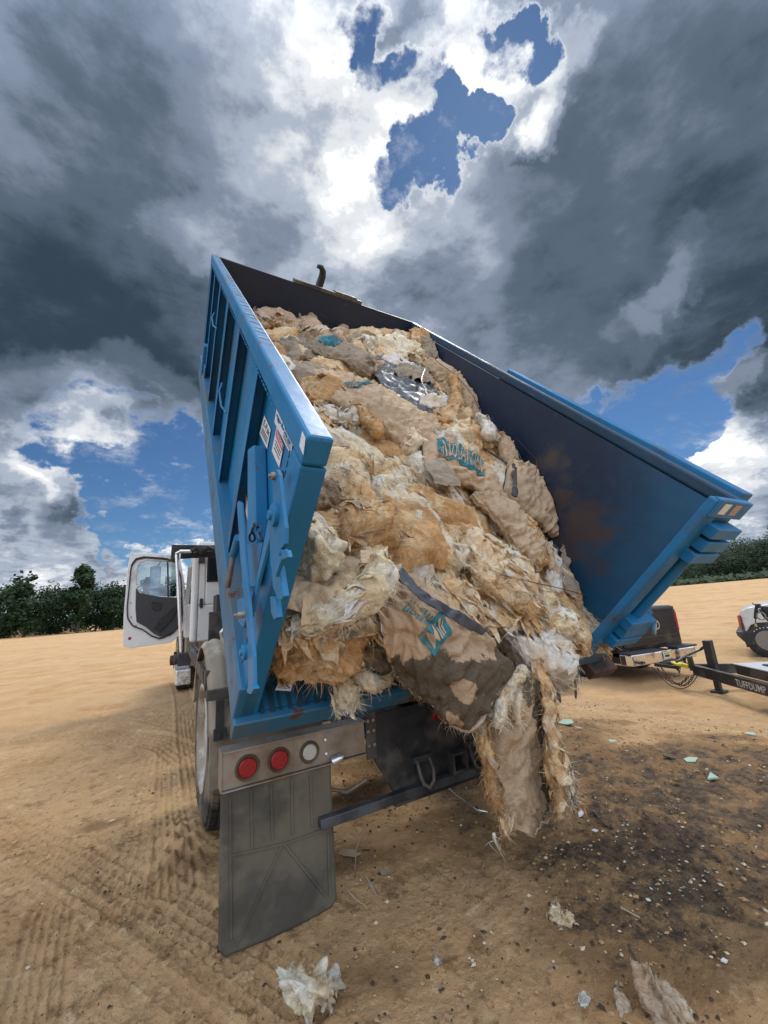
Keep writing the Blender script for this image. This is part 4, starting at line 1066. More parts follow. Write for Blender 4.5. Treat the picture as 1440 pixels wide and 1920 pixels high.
def wool_disp(p, amp=1.0, seed=0.0, fine=.011):
    """vector displacement with rolls and torn folds"""
    p = Vector(p)+Vector((seed, seed*.7, seed*1.3))
    wv = V3(lambda q: noise.noise(q), p, 2.6)*.13
    q = p+wv
    d = V3(lambda s: noise.noise(s), q, 4.5)*.055+V3(lambda s: noise.noise(s), q*1.0, 11)*.020
    h = .060*(rid((q.x*3.1, q.y*3.1, q.z*3.1), 4)-1.1)+.026*(rid((q.x*10, q.y*8, q.z*10), 4)-1.0)
    if fine: h += fine*(rid((q.x*24, q.y*20, q.z*24), 3)-1.0)
    return d*amp, h*amp
def finish(o, label, cat, group=None, kind=None, parentless=True):
    if parentless:
        o.matrix_world = CM
        if o.type == 'MESH':
            n = len(o.data.vertices); a = np.empty(n*3, dtype=np.float32); o.data.vertices.foreach_get('co', a); a = a.reshape(-1, 3)
            k = a[:, 1] > -.03; lim = 2.333-random.random()*.006; lim0 = .0700+random.random()*.004; x_ = a[:, 0]; hi = k & (x_ > lim); lo_ = k & (x_ < lim0); x_[hi] = lim-(x_[hi]-lim)*.35; x_[lo_] = lim0+(lim0-x_[lo_])*.35; a[:, 0] = x_; k2 = (a[:, 1] > 0); a[k2, 2] = np.maximum(a[k2, 2], .0212+random.random()*.004)
            o.data.vertices.foreach_set('co', a.reshape(-1)); o.data.update()
    return tag(o, label, cat, group, kind)
def add_tufts(vs, fs, pts, rnd, n, lmin, lmax, w=.0016, droop=None):
    droop = droop or (CMI.to_3x3() @ Vector((0, 0, -1)))
    for i in range(n):
        p, nn = pts[rnd.randrange(len(pts))]; p = Vector(p); L = rnd.uniform(lmin, lmax)
        d = (Vector(nn)*.8+Vector((rnd.gauss(0, .7), rnd.gauss(0, .7), rnd.gauss(0, .7)))).normalized(); s_ = d.orthogonal().normalized(); s_ = Matrix.Rotation(rnd.uniform(0, PI), 3, d) @ s_
        o = len(vs); K = 4; q = p-d*.006
        for k in range(K+1):
            ww = w*(1-k/K*.85); vs.append(tuple(q+s_*ww)); vs.append(tuple(q-s_*ww))
            d = (d+droop*.28+Vector((rnd.gauss(0, .22), rnd.gauss(0, .22), rnd.gauss(0, .22)))).normalized(); q = q+d*(L/K)
        for k in range(K): fs.append((o+2*k, o+2*k+1, o+2*k+3, o+2*k+2))
MATMAP = {}
def add_shreds(vs, fs, pts, rnd, n, lmin, lmax, wrat=.5, flow=None, nm=4):
    """torn flakes of fleece: small curled ragged sheets lying over the surface; returns material slots"""
    idx = {}
    for i in range(n):
        p, nn = pts[rnd.randrange(len(pts))]; p = Vector(p); nn = Vector(nn)
        L = rnd.uniform(lmin, lmax); Wd = L*rnd.uniform(.16, .50)*wrat*2
        f = (flow if flow is not None else Vector((rnd.gauss(0, 1), rnd.gauss(0, 1), rnd.gauss(0, 1))))+Vector((rnd.gauss(0, .38), rnd.gauss(0, .38), rnd.gauss(0, .2)))
        f = (f-nn*f.dot(nn)).normalized(); s_ = nn.cross(f); A = 13; B = 5; o = len(vs); sd = rnd.uniform(0, 90)
        curl = rnd.uniform(-.45, .30); lift = rnd.uniform(-.004, .012); tw = rnd.uniform(-.5, .5)
        mi = rnd.choice((0, 0, 0, 0, 1, 1, 2, 2, 3)) if nm > 1 else 0
        for a in range(A+1):
            t = a/A-.5; ww = Wd*(.10+.90*math.cos(t*PI*.96))*(1+.45*noise.noise(Vector((sd, a*.7, 1))))
            for b in range(B+1):
                q = b/B-.5
                z = lift+curl*L*(t*t)*1.0+.20*Wd*(.25-q*q)*2*math.cos(sd)+tw*t*q*Wd
                e = p+f*(t*L+(.02*noise.noise(Vector((sd, b*.9, 7)))))+s_*(q*ww)+nn*z
                e += V3(lambda x: noise.noise(x), e*1.0, 16)*.022+V3(lambda x: noise.noise(x), e, 45)*.006
                vs.append(e)
        for a in range(A):
            for b in range(B):
                idx[len(fs)] = mi; fs.append((o+a*(B+1)+b, o+a*(B+1)+b+1, o+(a+1)*(B+1)+b+1, o+(a+1)*(B+1)+b))
    return idx
def add_drapes(vs, fs, pts, rnd, n, lmin, lmax, flow):
    """bigger pads of fleece with rippled folds, edges tucked into the heap"""
    idx = {}
    for i in range(n):
        p, nn = pts[rnd.randrange(len(pts))]; p = Vector(p); nn = Vector(nn)
        L = rnd.uniform(lmin, lmax); Wd = L*rnd.uniform(.35, .8); A = 40; B = 28; o = len(vs); sd = rnd.uniform(0, 90)
        f = flow+Vector((rnd.gauss(0, .5), rnd.gauss(0, .5), 0)); f = (f-nn*f.dot(nn)).normalized(); s_ = nn.cross(f); mi = rnd.choice((0, 0, 1, 2, 2, 3)); th = rnd.uniform(.03, .06)
        for a in range(A+1):
            for b in range(B+1):
                t = a/A-.5; q = b/B-.5
                rr = min(1, (max(abs(t)*2, 1e-3)**3+max(abs(q)*2, 1e-3)**3)**(1/3.))
                wx = q*Wd*(1+.35*noise.noise(Vector((sd, t*3, 0)))); lx = t*L*(1+.3*noise.noise(Vector((sd, q*3, 5))))
                e = p+f*lx+s_*wx
                z = th*(1-rr**4)-.03*rr**8+.012
                z += .020*(1-rr**6)*(rid((wx*13+sd, lx*5, sd), 3)-1.0)+.008*noise.noise(Vector((wx*40, lx*14, sd)))
                e = e+nn*z+V3(lambda x: noise.noise(x), e, 9)*.03+V3(lambda x: noise.noise(x), e, 30)*.008
                vs.append(e)
        for a in range(A):
            for b in range(B):
                idx[len(fs)] = mi; fs.append((o+a*(B+1)+b, o+a*(B+1)+b+1, o+(a+1)*(B+1)+b+1, o+(a+1)*(B+1)+b))
    return idx
def set_mats(o, idx, mats):
    for m in mats: o.data.materials.append(m)
    mi = [0]*len(o.data.polygons)
    for k, v in idx.items(): mi[k] = v
    o.data.polygons.foreach_set('material_index', mi)
def raw(name, vs, fs, m, smooth=True):
    me = bpy.data.meshes.new(name); me.from_pydata([tuple(v) for v in vs], [], fs); me.materials.append(m)
    if smooth: me.polygons.foreach_set('use_smooth', [True]*len(me.polygons))
    o = bpy.data.objects.new(name, me); COL.objects.link(o); return o

# the loose mass that fills the container
def build_mass():
    nu = 215; rows = []
    tv = list(np.linspace(4.03, 1.6, 150))+list(np.linspace(1.59, .0, 150))
    for v in tv: rows.append(('s', v))
    for k in range(1, 46): rows.append(('d', k/45))
    Pm = []; Nn = []
    rnd = random.Random(4)
    for kind, a in rows:
        row = []; nr_ = []
        for i in range(nu+1):
            u = .072+(2.333-.072)*i/nu
            if kind == 's':
                base = Vector((u, a, pile(u, a))); n_ = pn(u, a)
            else:
                w0 = pile(u, 0); base = Vector((u, .0+.26*math.sin(a*PI)*min(1, w0*2.5)+(.17-.20*sstep(1.2, 1.75, u))*a, w0*(1-a)+.022*a)); n_ = Vector((0, -.9, .45)).normalized()
            d, h = wool_disp(base, 1.0)
            edge = min(1, (u-.07)/.10, (2.335-u)/.10); edge = max(0, edge)
            back = 1 if kind == 'd' or a < 3.9 else (4.03-a)/.13
            if kind == 'd': d *= 1-.3*a; h *= (1-.2*a)
            p = base+(d+n_*h)*(.25+.75*edge)*(.2+.8*back)
            p.x = min(2.334, max(.070, p.x)); p.z = max(p.z, .021)
            row.append(p); nr_.append(n_)
        Pm.append(row); Nn.append(nr_)
    nj = nu+1; vs = [tuple(p) for r in Pm for p in r]
    fs = [(i*nj+j, i*nj+j+1, (i+1)*nj+j+1, (i+1)*nj+j) for i in range(len(Pm)-1) for j in range(nu)]
    pts = [(Pm[i][j], Nn[i][j]) for i in range(60, 302, 2) for j in range(3, nu-3, 2)]+[(Pm[i][j], Nn[i][j]) for i in range(302, 330, 6) for j in range(3, nu-3, 4)]
    flow = Vector((.25, -1, -.1))
    pts2 = [(Pm[i][j], Nn[i][j]) for i in range(60, 300, 2) for j in range(10, nu-10, 2) if Pm[i][j].y > (.36 if Pm[i][j].x < 1.75 else .12)]
    idx = add_drapes(vs, fs, pts2, rnd, 130, .22, .50, flow); idx.update(add_shreds(vs, fs, pts, rnd, 2600, .05, .26, .26, flow))
    add_tufts(vs, fs, pts, rnd, 26000, .02, .10, .0012)
    o = raw('loose_insulation', vs, fs, WOOL); set_mats(o, idx, [WOOL_CREAM, WOOL_ORANGE, WOOL_WHITE])
    finish(o, 'mass of torn orange and cream insulation wool filling the blue container', 'insulation', None, 'stuff')
build_mass()

def loft(name, path, W, T, side, m, seed=0, ns=60, nc=56, flat=2.6, disp=None, ends=.5, tufts=0, smooth=True, ret=False, attr=None):
    """closed body swept along path: W widths, T thicknesses, side directions; disp(p, n, s, phi) -> displaced point"""
    path = [Vector(p) for p in path]; K = len(path)
    side = [Vector(s).normalized() for s in (side if isinstance(side, list) else [side]*K)]
    Wl = W if isinstance(W, (list, tuple)) else [W]*K; Tl = T if isinstance(T, (list, tuple)) else [T]*K
    def cat_(L, t):
        x = t*(K-1); i = min(K-2, int(x)); f = x-i
        p0 = L[max(0, i-1)]; p1 = L[i]; p2 = L[i+1]; p3 = L[min(K-1, i+2)]
        return ((p1*2)+(p2-p0)*f+(p0*2-p1*5+p2*4-p3)*f*f+(p1*3-p0-p2*3+p3)*f*f*f)*.5
    def frame(t):
        p = cat_(path, t); e = .01; d = (cat_(path, min(1, t+e))-cat_(path, max(0, t-e))).normalized()
        s = cat_(side, t); s = (s-d*s.dot(d)).normalized(); n_ = s.cross(d); return p, d, s, n_
    def pt(t, phi, off=0.0):
        p, d, s, n_ = frame(t); w = cat_(Wl, t)*.5; th = cat_(Tl, t)*.5
        x = 2*t-1; en = max(0, 1-abs(x)**(6 if ends < .6 else 14)); k = en**.5
        cs = math.cos(phi); sn = math.sin(phi)
        ex = 2/flat
        a = abs(cs)**ex*(1 if cs > 0 else -1); b_ = abs(sn)**ex*(1 if sn > 0 else -1)
        wk = k if ends < .9 else (.82+.18*k)
        q = p+s*(a*(w*wk+off))+n_*(b_*(th*k+off))
        nn = (s*(a*th)+n_*(b_*w)+Vector((1e-6, 0, 0))).normalized()
        if disp: q = disp(q, nn, x, phi)
        return q
    vs = []; 
    for i in range(ns+1):
        t = i/ns; t = min(.999, max(.001, t))
        for j in range(nc): vs.append(pt(t, 2*PI*j/nc))
    fs = [(i*nc+j, i*nc+(j+1) % nc, (i+1)*nc+(j+1) % nc, (i+1)*nc+j) for i in range(ns) for j in range(nc)]
    fs += [tuple(range(nc))[::-1], tuple(ns*nc+j for j in range(nc))]
    idx = {}
    if tufts:
        pts = [(vs[i*nc+j], (vs[i*nc+j]-sum((vs[i*nc+q] for q in range(0, nc, 7)), Vector())/len(range(0, nc, 7))).normalized()) for i in range(3, ns-2) for j in range(0, nc, 2)]
        idx = add_shreds(vs, fs, pts, random.Random(seed+9), tufts//5, .03, min(.14, max(Wl)*1.1), .30, (path[-1]-path[0]).normalized())
        add_tufts(vs, fs, pts, random.Random(seed), tufts, .015, .07)
    o = raw(name, vs, fs, m, smooth)
    if idx: set_mats(o, idx, NEAR.get(m.name, [m, m, m]))
    return (o, pt) if ret else o
def wd(amp=1.0, seed=0.0):
    def f(q, nn, x, phi):
        d, h = wool_disp(q, amp, seed); return q+d+nn*h
    return f
FD = [(Vector((math.cos(a), math.sin(a), .35*math.cos(3*a))).normalized(), f, k, ph) for a, f, k, ph in ((.3, 4.1, .010, .1), (1.4, 5.3, .009, .7), (2.3, 7.7, .008, .3), (.9, 11.0, .0095, .5), (2.9, 15.0, .007, .9), (1.9, 22.0, .0055, .2), (.1, 31.0, .0035, .6))]
def crumple(p):
    """sharp paper folds: triangle waves in several directions, broken up by noise"""
    h = 0; w = noise.noise(p*2.3)*1.5; w2 = noise.noise(p*5.5+Vector((9, 3, 1)))*.7
    for d, f, k, ph in FD:
        g = .35+.65*abs(noise.noise(p*3.1+d*7)*2)
        t = (p.dot(d)*f+ph+w*1.6+w2*1.8+.5*noise.noise(p*f*.6+d*3)) % 1.0
        h += k*g*(abs(t-.5)*4-1)
    h -= .010*max(0, 1-abs(noise.noise(p*4.3+Vector((3, 3, 3))))*9)
    return h*1.15
def pd(amp=1.0, seed=0.0):
    """crumpled paper: sharp folds, pinched near the ends"""
    def f(q, nn, x, phi):
        p = q+Vector((seed, seed*.6, 0))
        h = crumple(p)+.026*noise.noise(p*2.8)
        h += .009*(abs(x)**2)*math.sin(phi*11+8*noise.noise(p*3))
        return q+nn*h*amp
    return f
def svec(u, v, ang):      # direction lying in the pile surface, ang from +u towards +v
    n_ = pn(u, v); a = Vector((math.cos(math.radians(ang)), math.sin(math.radians(ang)), 0)); return (a-n_*a.dot(n_)).normalized(), n_
def bag(px, py, L, Wd, T, ang, lift, label, m=PAPER, seed=1, prints=(), name='paper_bag', cat='bag', group='kraft paper insulation bags in the load', tilt=(0, 0), open_end=None, bend=.04):
    c = on_pile(px, py); a, n_ = svec(c.x, c.y, ang); s = a.cross(n_)*-1
    L *= 1.28; Wd *= 1.28; T *= .85; c = Vector((c.x, c.y, pile(c.x, c.y)))+n_*(lift+.035)
    a = (a+n_*tilt[0]).normalized(); s = (s+n_*tilt[1]).normalized()
    path = [c-a*(L/2)-n_*bend, c-a*(L/5), c+a*(L/5), c+a*(L/2)-n_*bend]
    o, pt = loft(name, path, [Wd*.92, Wd, Wd, Wd*.9], [T*.8, T, T, T*.75], s, m, seed, 84, 80, 2.3, pd(1.0, seed*3.1), 1.0, 0, True, True)
    # which side of the section faces up
    up = 1 if (pt(.5, PI/2)-pt(.5, -PI/2)).dot(n_) > 0 else -1
    for kind, txt, s0, s1_, t0, t1 in prints:
        # s along the bag 0..1, t across -1..1
        def mp(s_, t_): 
            ph = math.acos(max(-1, min(1, t_)))*up; return pt(s_, ph, .008)
        mb = MB()
        if kind == 'panel':
            N1, N2 = 26, 18; vs = [mp(s0+(s1_-s0)*i/N1, t0+(t1-t0)*j/N2) for i in range(N1+1) for j in range(N2+1)]
            mb.add(vs, [(i*(N2+1)+j, i*(N2+1)+j+1, (i+1)*(N2+1)+j+1, (i+1)*(N2+1)+j) for i in range(N1) for j in range(N2)])
            q = mb.build('bag_print', INKTEAL, o, 0, False, False)
        else:
            tv, tf = text_mesh(txt, 1.0, 0, 1, .25)
            xs = [v.x for v in tv]; ys = [v.y for v in tv]; x0, x1, y0, y1 = min(xs), max(xs), min(ys), max(ys)
            def mp2(s_, t_): ph = math.acos(max(-1, min(1, t_)))*up; return pt(s_, ph, .0125)
            vs = [mp2(s0+(s1_-s0)*((v.x-x0)/(x1-x0)), t0+(t1-t0)*((v.y-y0)/(y1-y0))) for v in tv]
            mb.add(vs, tf); q = mb.build('bag_lettering', m if kind == 'knock' else INKTEAL, o, 0, False, False)
    finish(o, label, cat, group)
    return o
def chunk(px, py, su, sv, sw, ang, lift, label, m=WOOL, seed=1, amp=.8, sub_=5, tufts=260, group='torn chunks of insulation in the load', name='insulation_chunk', at=None):
    if at is None:
        c = on_pile(px, py); a, n_ = svec(c.x, c.y, ang); c = Vector((c.x, c.y, pile(c.x, c.y)))+n_*(lift*.75); su *= 1.2; sv *= 1.2; sw *= .85
    else:
        c = CMI @ Vector(at); n_ = Vector((0, -.35, .93)).normalized(); a = Vector((math.cos(math.radians(ang)), math.sin(math.radians(ang)), 0)); a = (a-n_*a.dot(n_)).normalized()
    b_ = n_.cross(a)
    bm = bmesh.new(); bmesh.ops.create_icosphere(bm, subdivisions=sub_, radius=1)
    vs = []
    for v in bm.verts:
        d = v.co.normalized(); k = 1+.45*noise.noise(d*1.5+Vector((seed*5.1, 0, 0)))+.22*noise.noise(d*3.6+Vector((seed*2.1, 4, 0)))
        q = c+(a*(d.x*su)+b_*(d.y*sv)+n_*(d.z*sw))*k
        nn = (a*d.x/su+b_*d.y/sv+n_*d.z/sw).normalized()
        kf = max(1.0, .11/su); dd, h = wool_disp(q*kf, amp, seed*2.7); vs.append(q+(dd+nn*h)/kf)
    bm.verts.index_update()
    fs = [tuple(v.index for v in f.verts) for f in bm.faces]; bm.free()
    pts = [(vs[i], (vs[i]-c).normalized()) for i in range(0, len(vs), 3)]
    idx = add_shreds(vs, fs, pts, random.Random(seed+5), tufts//7, su*.25, su*.7, .6) if tufts > 40 else {}
    add_tufts(vs, fs, pts, random.Random(seed), tufts, su*.12, su*.5)
    o = raw(name, vs, fs, m)
    if idx: set_mats(o, idx, NEAR.get(m.name, [m, m, m]))
    return finish(o, label, 'insulation', group)
def roll(pix, W, T, label, m=WOOL, seed=1, amp=.75, lift=.04, sidev=None, tufts=260, name='insulation_batt', group='torn chunks of insulation in the load', flat=2.2):
    """a torn strip lying over the pile through several pixels"""
    P = []
    for q in pix:
        c = on_pile(q[0], q[1]); n_ = pn(c.x, c.y); P.append(Vector((c.x, c.y, pile(c.x, c.y)))+n_*(lift+(q[2] if len(q) > 2 else 0)))
    sd_ = []
    for i in range(len(P)):
        d = (P[min(i+1, len(P)-1)]-P[max(0, i-1)]).normalized(); sd_.append(pn(P[i].x, P[i].y).cross(d))
    o = loft(name, P, W, T, sd_, m, seed, 70, 56, flat, wd(amp, seed*1.9), .5, tufts)
    return finish(o, label, 'insulation', group)

# ---- top of the heap
chunk(520, 612, .26, .20, .10, 20, .05, 'tan insulation lump highest on the left, against the blue rail', WOOL_PINK, 1)
roll([(548, 605), (590, 635), (640, 655)], .26, .17, 'long pinkish roll of insulation just below the dark front wall on the left', WOOL_PINK, 2)
chunk(600, 655, .22, .14, .09, 10, .05, 'grey brown wad under the pinkish roll near the front wall', WOOL_DIRTY, 3)
roll([(632, 640), (670, 612), (712, 612), (745, 640)], [.22, .30, .32, .24], [.16, .22, .24, .18], 'rounded pale hump of insulation at the top of the heap', WOOL_PINK, 4, .6, .06)
chunk(700, 598, .20, .16, .10, 0, .10, 'pale crumpled wad on the very top of the heap', WOOL_PINK, 5)
chunk(665, 655, .26, .12, .10, 15, .03, 'dark stained batt in the hollow under the top hump', WOOL_DIRTY, 6)
bag(758, 612, .34, .26, .10, 20, .07, 'small kraft bag with teal print on top of the heap by the right wall', PAPER_GREY, 7, [('panel', '', .2, .75, -.5, .5), ('knock', 'INSUL', .25, .7, -.35, .35)], tilt=(.2, .3))
c = on_pile(808, 668)
bag(808, 668, .46, .30, .26, -70, .03, 'rounded grey sleeve of paper with wool showing, under the top bag', PAPER_GREY, 8, (), 'paper_sleeve', 'bag')
chunk(790, 652, .12, .16, .11, 0, .10, 'orange wool bulging out of the mouth of the rounded paper sleeve', WOOL_ORANGE, 9)
chunk(722, 665, .15, .22, .09, 75, .10, 'yellow tuft of insulation hanging below the top hump', WOOL_CREAM, 10, .9)
chunk(768, 675, .12, .12, .10, 0, .09, 'curled cream ball of wool right of the yellow tuft', WOOL_CREAM, 11)
chunk(760, 700, .07, .07, .05, 0, .10, 'small white ball of wool under the curled cream one', WOOL_WHITE, 12, .5, 4, 100)
chunk(690, 690, .07, .05, .05, 0, .05, 'small pale grey tuft at the edge of the dark plastic', WOOL_WHITE, 13, .5, 4, 100)
# ---- left bags
bag(642, 682, .50, .40, .16, -35, .06, 'dark creased kraft bag with teal stains on the upper left of the heap', PAPER_GREY, 14, [('panel', '', .18, .42, -.5, .4)], tilt=(0, -.1))
chunk(690, 700, .10, .16, .09, -50, .06, 'frayed wool spilling from the end of the dark creased bag', WOOL_PINK, 15)
bag(572, 668, .42, .30, .10, 20, .02, 'flattened dark paper bag tucked behind the left rail', PAPER_GREY, 16)
bag(582, 722, .46, .34, .10, -65, .03, 'weathered flat paper bag beside the left rail, below the dark creased bag', PAPER_GREY, 17)
chunk(596, 755, .12, .16, .10, -60, .06, 'orange tan clump against the left rail under the flat paper bag', WOOL_ORANGE, 18)
chunk(612, 778, .06, .06, .05, 0, .07, 'small dark grey wad beside the orange clump at the rail', WOOL_DIRTY, 19, 1.0, 5, 160)
chunk(640, 795, .17, .09, .07, 5, .07, 'white and cream wool ridge left of the big kraft bag', WOOL_WHITE, 20)
chunk(600, 640, .04, .03, .02, 0, .10, 'scrap of yellow-green wool near the left rail', WOOL_CREAM, 21, .3, 3, 20)
# ---- dark plastic and middle bags
c0 = on_pile(700, 700); 
def sheet(name, grid_pts, m, seed=0, res=10, amp=.02, thick=.003, rag=.0, label=None, cat='sheet', group=None, world=False, attr=None, solid=True, fn=None):
    """crumpled sheet through a small grid of control points (Catmull-Rom both ways)"""
    R_ = len(grid_pts); C_ = len(grid_pts[0]); G = [[Vector(p) for p in r] for r in grid_pts]
    def cr1(L, x):
        K = len(L); i = min(K-2, int(x)); f = x-i
        p0 = L[max(0, i-1)]; p1 = L[i]; p2 = L[i+1]; p3 = L[min(K-1, i+2)]
        return ((p1*2)+(p2-p0)*f+(p0*2-p1*5+p2*4-p3)*f*f+(p1*3-p0-p2*3+p3)*f*f*f)*.5
    ni = (R_-1)*res; nj = (C_-1)*res
    base = [[None]*(nj+1) for _ in range(ni+1)]
    cols = [[cr1([G[r][c] for r in range(R_)], i/res) for c in range(C_)] for i in range(ni+1)]
    for i in range(ni+1):
        for j in range(nj+1): base[i][j] = cr1(cols[i], j/res)
    vs = []; keep = []; at = []
    for i in range(ni+1):
        for j in range(nj+1):
            a = base[min(ni, i+1)][j]-base[max(0, i-1)][j]; b_ = base[i][min(nj, j+1)]-base[i][max(0, j-1)]; n_ = a.cross(b_).normalized()
            p = base[i][j]; q = p+Vector((seed*1.7, 0, seed))
            wv = V3(lambda s: noise.noise(s), q, 4)*.06; q2 = q+wv
            h = amp*(crumple(q2)*42+.8*noise.noise(q2*4)+.5*(1-abs(noise.noise(Vector((q2.x*9+q2.z*3, q2.y*2, q2.z*2)))*2))-.3)
            vs.append(p+n_*h)
            s = i/ni; t = j/nj; ed = min(s, 1-s)*ni, min(t, 1-t)*nj
            keep.append(min(ed[0], ed[1]*1.0)+rag*(noise.noise(q*9)*1.0+.6*noise.noise(q*24)) > .0 if rag else True)
            at.append(attr(s, t) if attr else 0)
    fs = []
    for i in range(ni):
        for j in range(nj):
            k = (i*(nj+1)+j, i*(nj+1)+j+1, (i+1)*(nj+1)+j+1, (i+1)*(nj+1)+j)
            if all(keep[x] for x in k): fs.append(k)
    o = raw(name, vs, fs, m)
    if attr:
        A_ = o.data.attributes.new('stain', 'FLOAT', 'POINT'); A_.data.foreach_set('value', np.array(at, dtype=np.float32))
    if thick: s = o.modifiers.new('solid', 'SOLIDIFY'); s.thickness = thick; s.offset = 0
    if not world: o.matrix_world = CM
    tag(o, label, cat, group)
    if fn is not None:
        fn(o, lambda s, t, off=.004: (lambda ii, jj: vs[ii*(nj+1)+jj])(min(ni, max(0, int(round(s*ni)))), min(nj, max(0, int(round(t*nj))))))
    return o, base
def pg(rows, lift):     # grid of pixels laid over the pile
    G = []
    for r in rows:
        g = []
        for q in r:
            c = on_pile(q[0], q[1]); n_ = pn(c.x, c.y); g.append(Vector((c.x, c.y, pile(c.x, c.y)))+n_*(lift+(q[2] if len(q) > 2 else 0)))
        G.append(g)
    return G
sheet('plastic_sheet', pg([[(672, 690), (720, 680), (775, 690)], [(700, 722), (752, 715, .03), (806, 728)], [(735, 765), (780, 760, .03), (815, 775)], [(775, 810), (800, 808), (818, 815)]], .075), PLASTIC, 3, 16, .02, .003, 0, 'sheet of dark grey plastic stretched across the middle of the heap', 'plastic sheet')
sheet('torn_paper', pg([[(732, 703), (760, 706), (795, 700)], [(730, 716), (762, 720, .03), (800, 722)], [(740, 728), (765, 732), (806, 738)]], .11), PAPER_GREY, 5, 12, .03, .003, 2.2, 'pale ragged scrap of paper lying on the dark plastic sheet', 'paper scrap')
bag(716, 792, .62, .52, .24, -58, .05, 'largest smooth kraft bag, bulging in the middle of the heap', PAPER, 22, [('panel', '', .12, .26, -.35, .45), ('knock', 'INSUL', .13, .25, -.3, .38)], tilt=(.05, 0))
bag(650, 742, .50, .30, .12, -5, .05, 'flattened tan bag folded over above the big kraft bag', PAPER, 23)
roll([(655, 790), (680, 815), (705, 845)], .09, .09, 'brown rolled batt edge along the left of the big kraft bag', WOOL_ORANGE, 24, .4, .10)
bag(872, 758, .66, .44, .26, -62, .04, 'upright kraft bag leaning on the right wall with a small teal print', PAPER, 25, [('panel', '', .66, .86, -.15, .50), ('knock', 'INSUL', .68, .84, -.1, .42)], tilt=(0, .2))
bag(820, 712, .34, .26, .14, 25, .07, 'short folded kraft bag on the upper edge of the upright one', PAPER, 26)
roll([(834, 720), (838, 765), (832, 800)], .10, .10, 'curly orange strip along the left edge of the upright kraft bag', WOOL_ORANGE, 27, .45, .14)
chunk(803, 775, .08, .11, .08, -60, .12, 'pale green grey wad between the plastic and the upright bag', WOOL_WHITE, 28, .45, 4, 80)
roll([(778, 812), (820, 800), (868, 792)], [.13, .18, .16], [.09, .11, .10], 'orange batt folded across the foot of the upright kraft bag', WOOL_ORANGE, 29, .6, .10)
chunk(862, 825, .17, .13, .10, -20, .10, 'orange and white wad of insulation below the folded orange batt', WOOL, 30)
roll([(868, 808), (886, 830), (893, 855)], [.08, .10, .10], [.07, .08, .07], 'lobe of white wool hanging over the wad below the upright bag', WOOL_WHITE, 31, .45, .19)
chunk(935, 845, .16, .11, .10, -30, .05, 'frayed orange clump against the right wall', WOOL_ORANGE, 32, .9, 5, 500)
roll([(742, 850), (790, 848), (835, 862), (860, 880)], [.14, .18, .18, .14], [.11, .13, .13, .1], 'cream and orange ridge of wool running across the middle of the heap', WOOL, 33, .8, .08)
chunk(820, 850, .08, .07, .07, 0, .16, 'bright white tuft standing up in the middle of the heap', WOOL_WHITE, 34, .6, 4, 200)
# ---- right hand bags
bag(852, 898, .52, .30, .16, -20, .07, 'kraft bag with a broken teal print in the middle of the heap', PAPER, 35, [('panel', '', .18, .62, -.45, .5), ('knock', 'INSULATION', .2, .6, -.35, .4)], tilt=(0, .1))
bag(1000, 893, .40, .30, .12, -8, .12, 'kraft bag top with teal print and black tape against the right wall', PAPER, 36, [('panel', '', .30, .72, -.6, .25), ('knock', 'INSUL', .34, .7, -.5, .2)], tilt=(.05, .35))
bag(982, 948, .44, .40, .16, -35, .10, 'puffy kraft bag with a black tape strip, low against the right wall', PAPER, 37, (), tilt=(0, .2))
for pix, lb in (([(942, 872), (936, 905), (932, 935), (928, 958)], 'black tar strip on the left edge of the puffy kraft bag'), ([(1043, 878), (1038, 905), (1032, 922)], 'black tar strip on the right edge of the printed bag top')):
    P = []
    for a_, b_ in pix:
        c = on_pile(a_, b_); n_ = pn(c.x, c.y); P.append(Vector((c.x, c.y, pile(c.x, c.y)))+n_*.175)
    o = loft('tape_strip', P, .035, .008, Vector((1, -.5, 0)), TARBLACK, 3, 30, 20, 3, pd(.5, 4), 1.0)
    finish(o, lb, 'tape')
bag(938, 1000, .52, .24, .14, -52, .07, 'long folded kraft bag running down toward the tail of the heap', PAPER, 38, (), tilt=(0, .1))
bag(1000, 1050, .36, .20, .10, -50, .06, 'narrow flattened paper bag right of the long folded one', PAPER, 39)
roll([(905, 960), (940, 985), (968, 1035), (985, 1075)], [.10, .14, .12, .08], [.09, .11, .10, .07], 'orange roll squeezed beside the long folded bag', WOOL_ORANGE, 40, .6, .12)
sheet('cardboard_scrap', pg([[(776, 895), (805, 888), (832, 912)], [(780, 915, .01), (812, 912, .02), (838, 926)], [(796, 936), (822, 938), (842, 938)]], .125), PAPER_GREY, 41, 12, .008, .004, 1.0, 'flat grey brown piece of card lying in the middle of the heap', 'card')
roll([(1008, 1030), (1016, 1075), (1022, 1120)], [.07, .10, .09], [.07, .09, .08], 'upright roll of white wool by the right wall', WOOL_WHITE, 42, .5, .07)
sheet('paper_strip', pg([[(1030, 985), (1042, 985)], [(1034, 1040), (1048, 1045)], [(1030, 1090), (1052, 1100)], [(1040, 1130), (1062, 1140)]], .10), PAPER_GREY, 8, 14, .02, .003, 1.5, 'brown strip of paper hanging down the right wall', 'paper scrap')
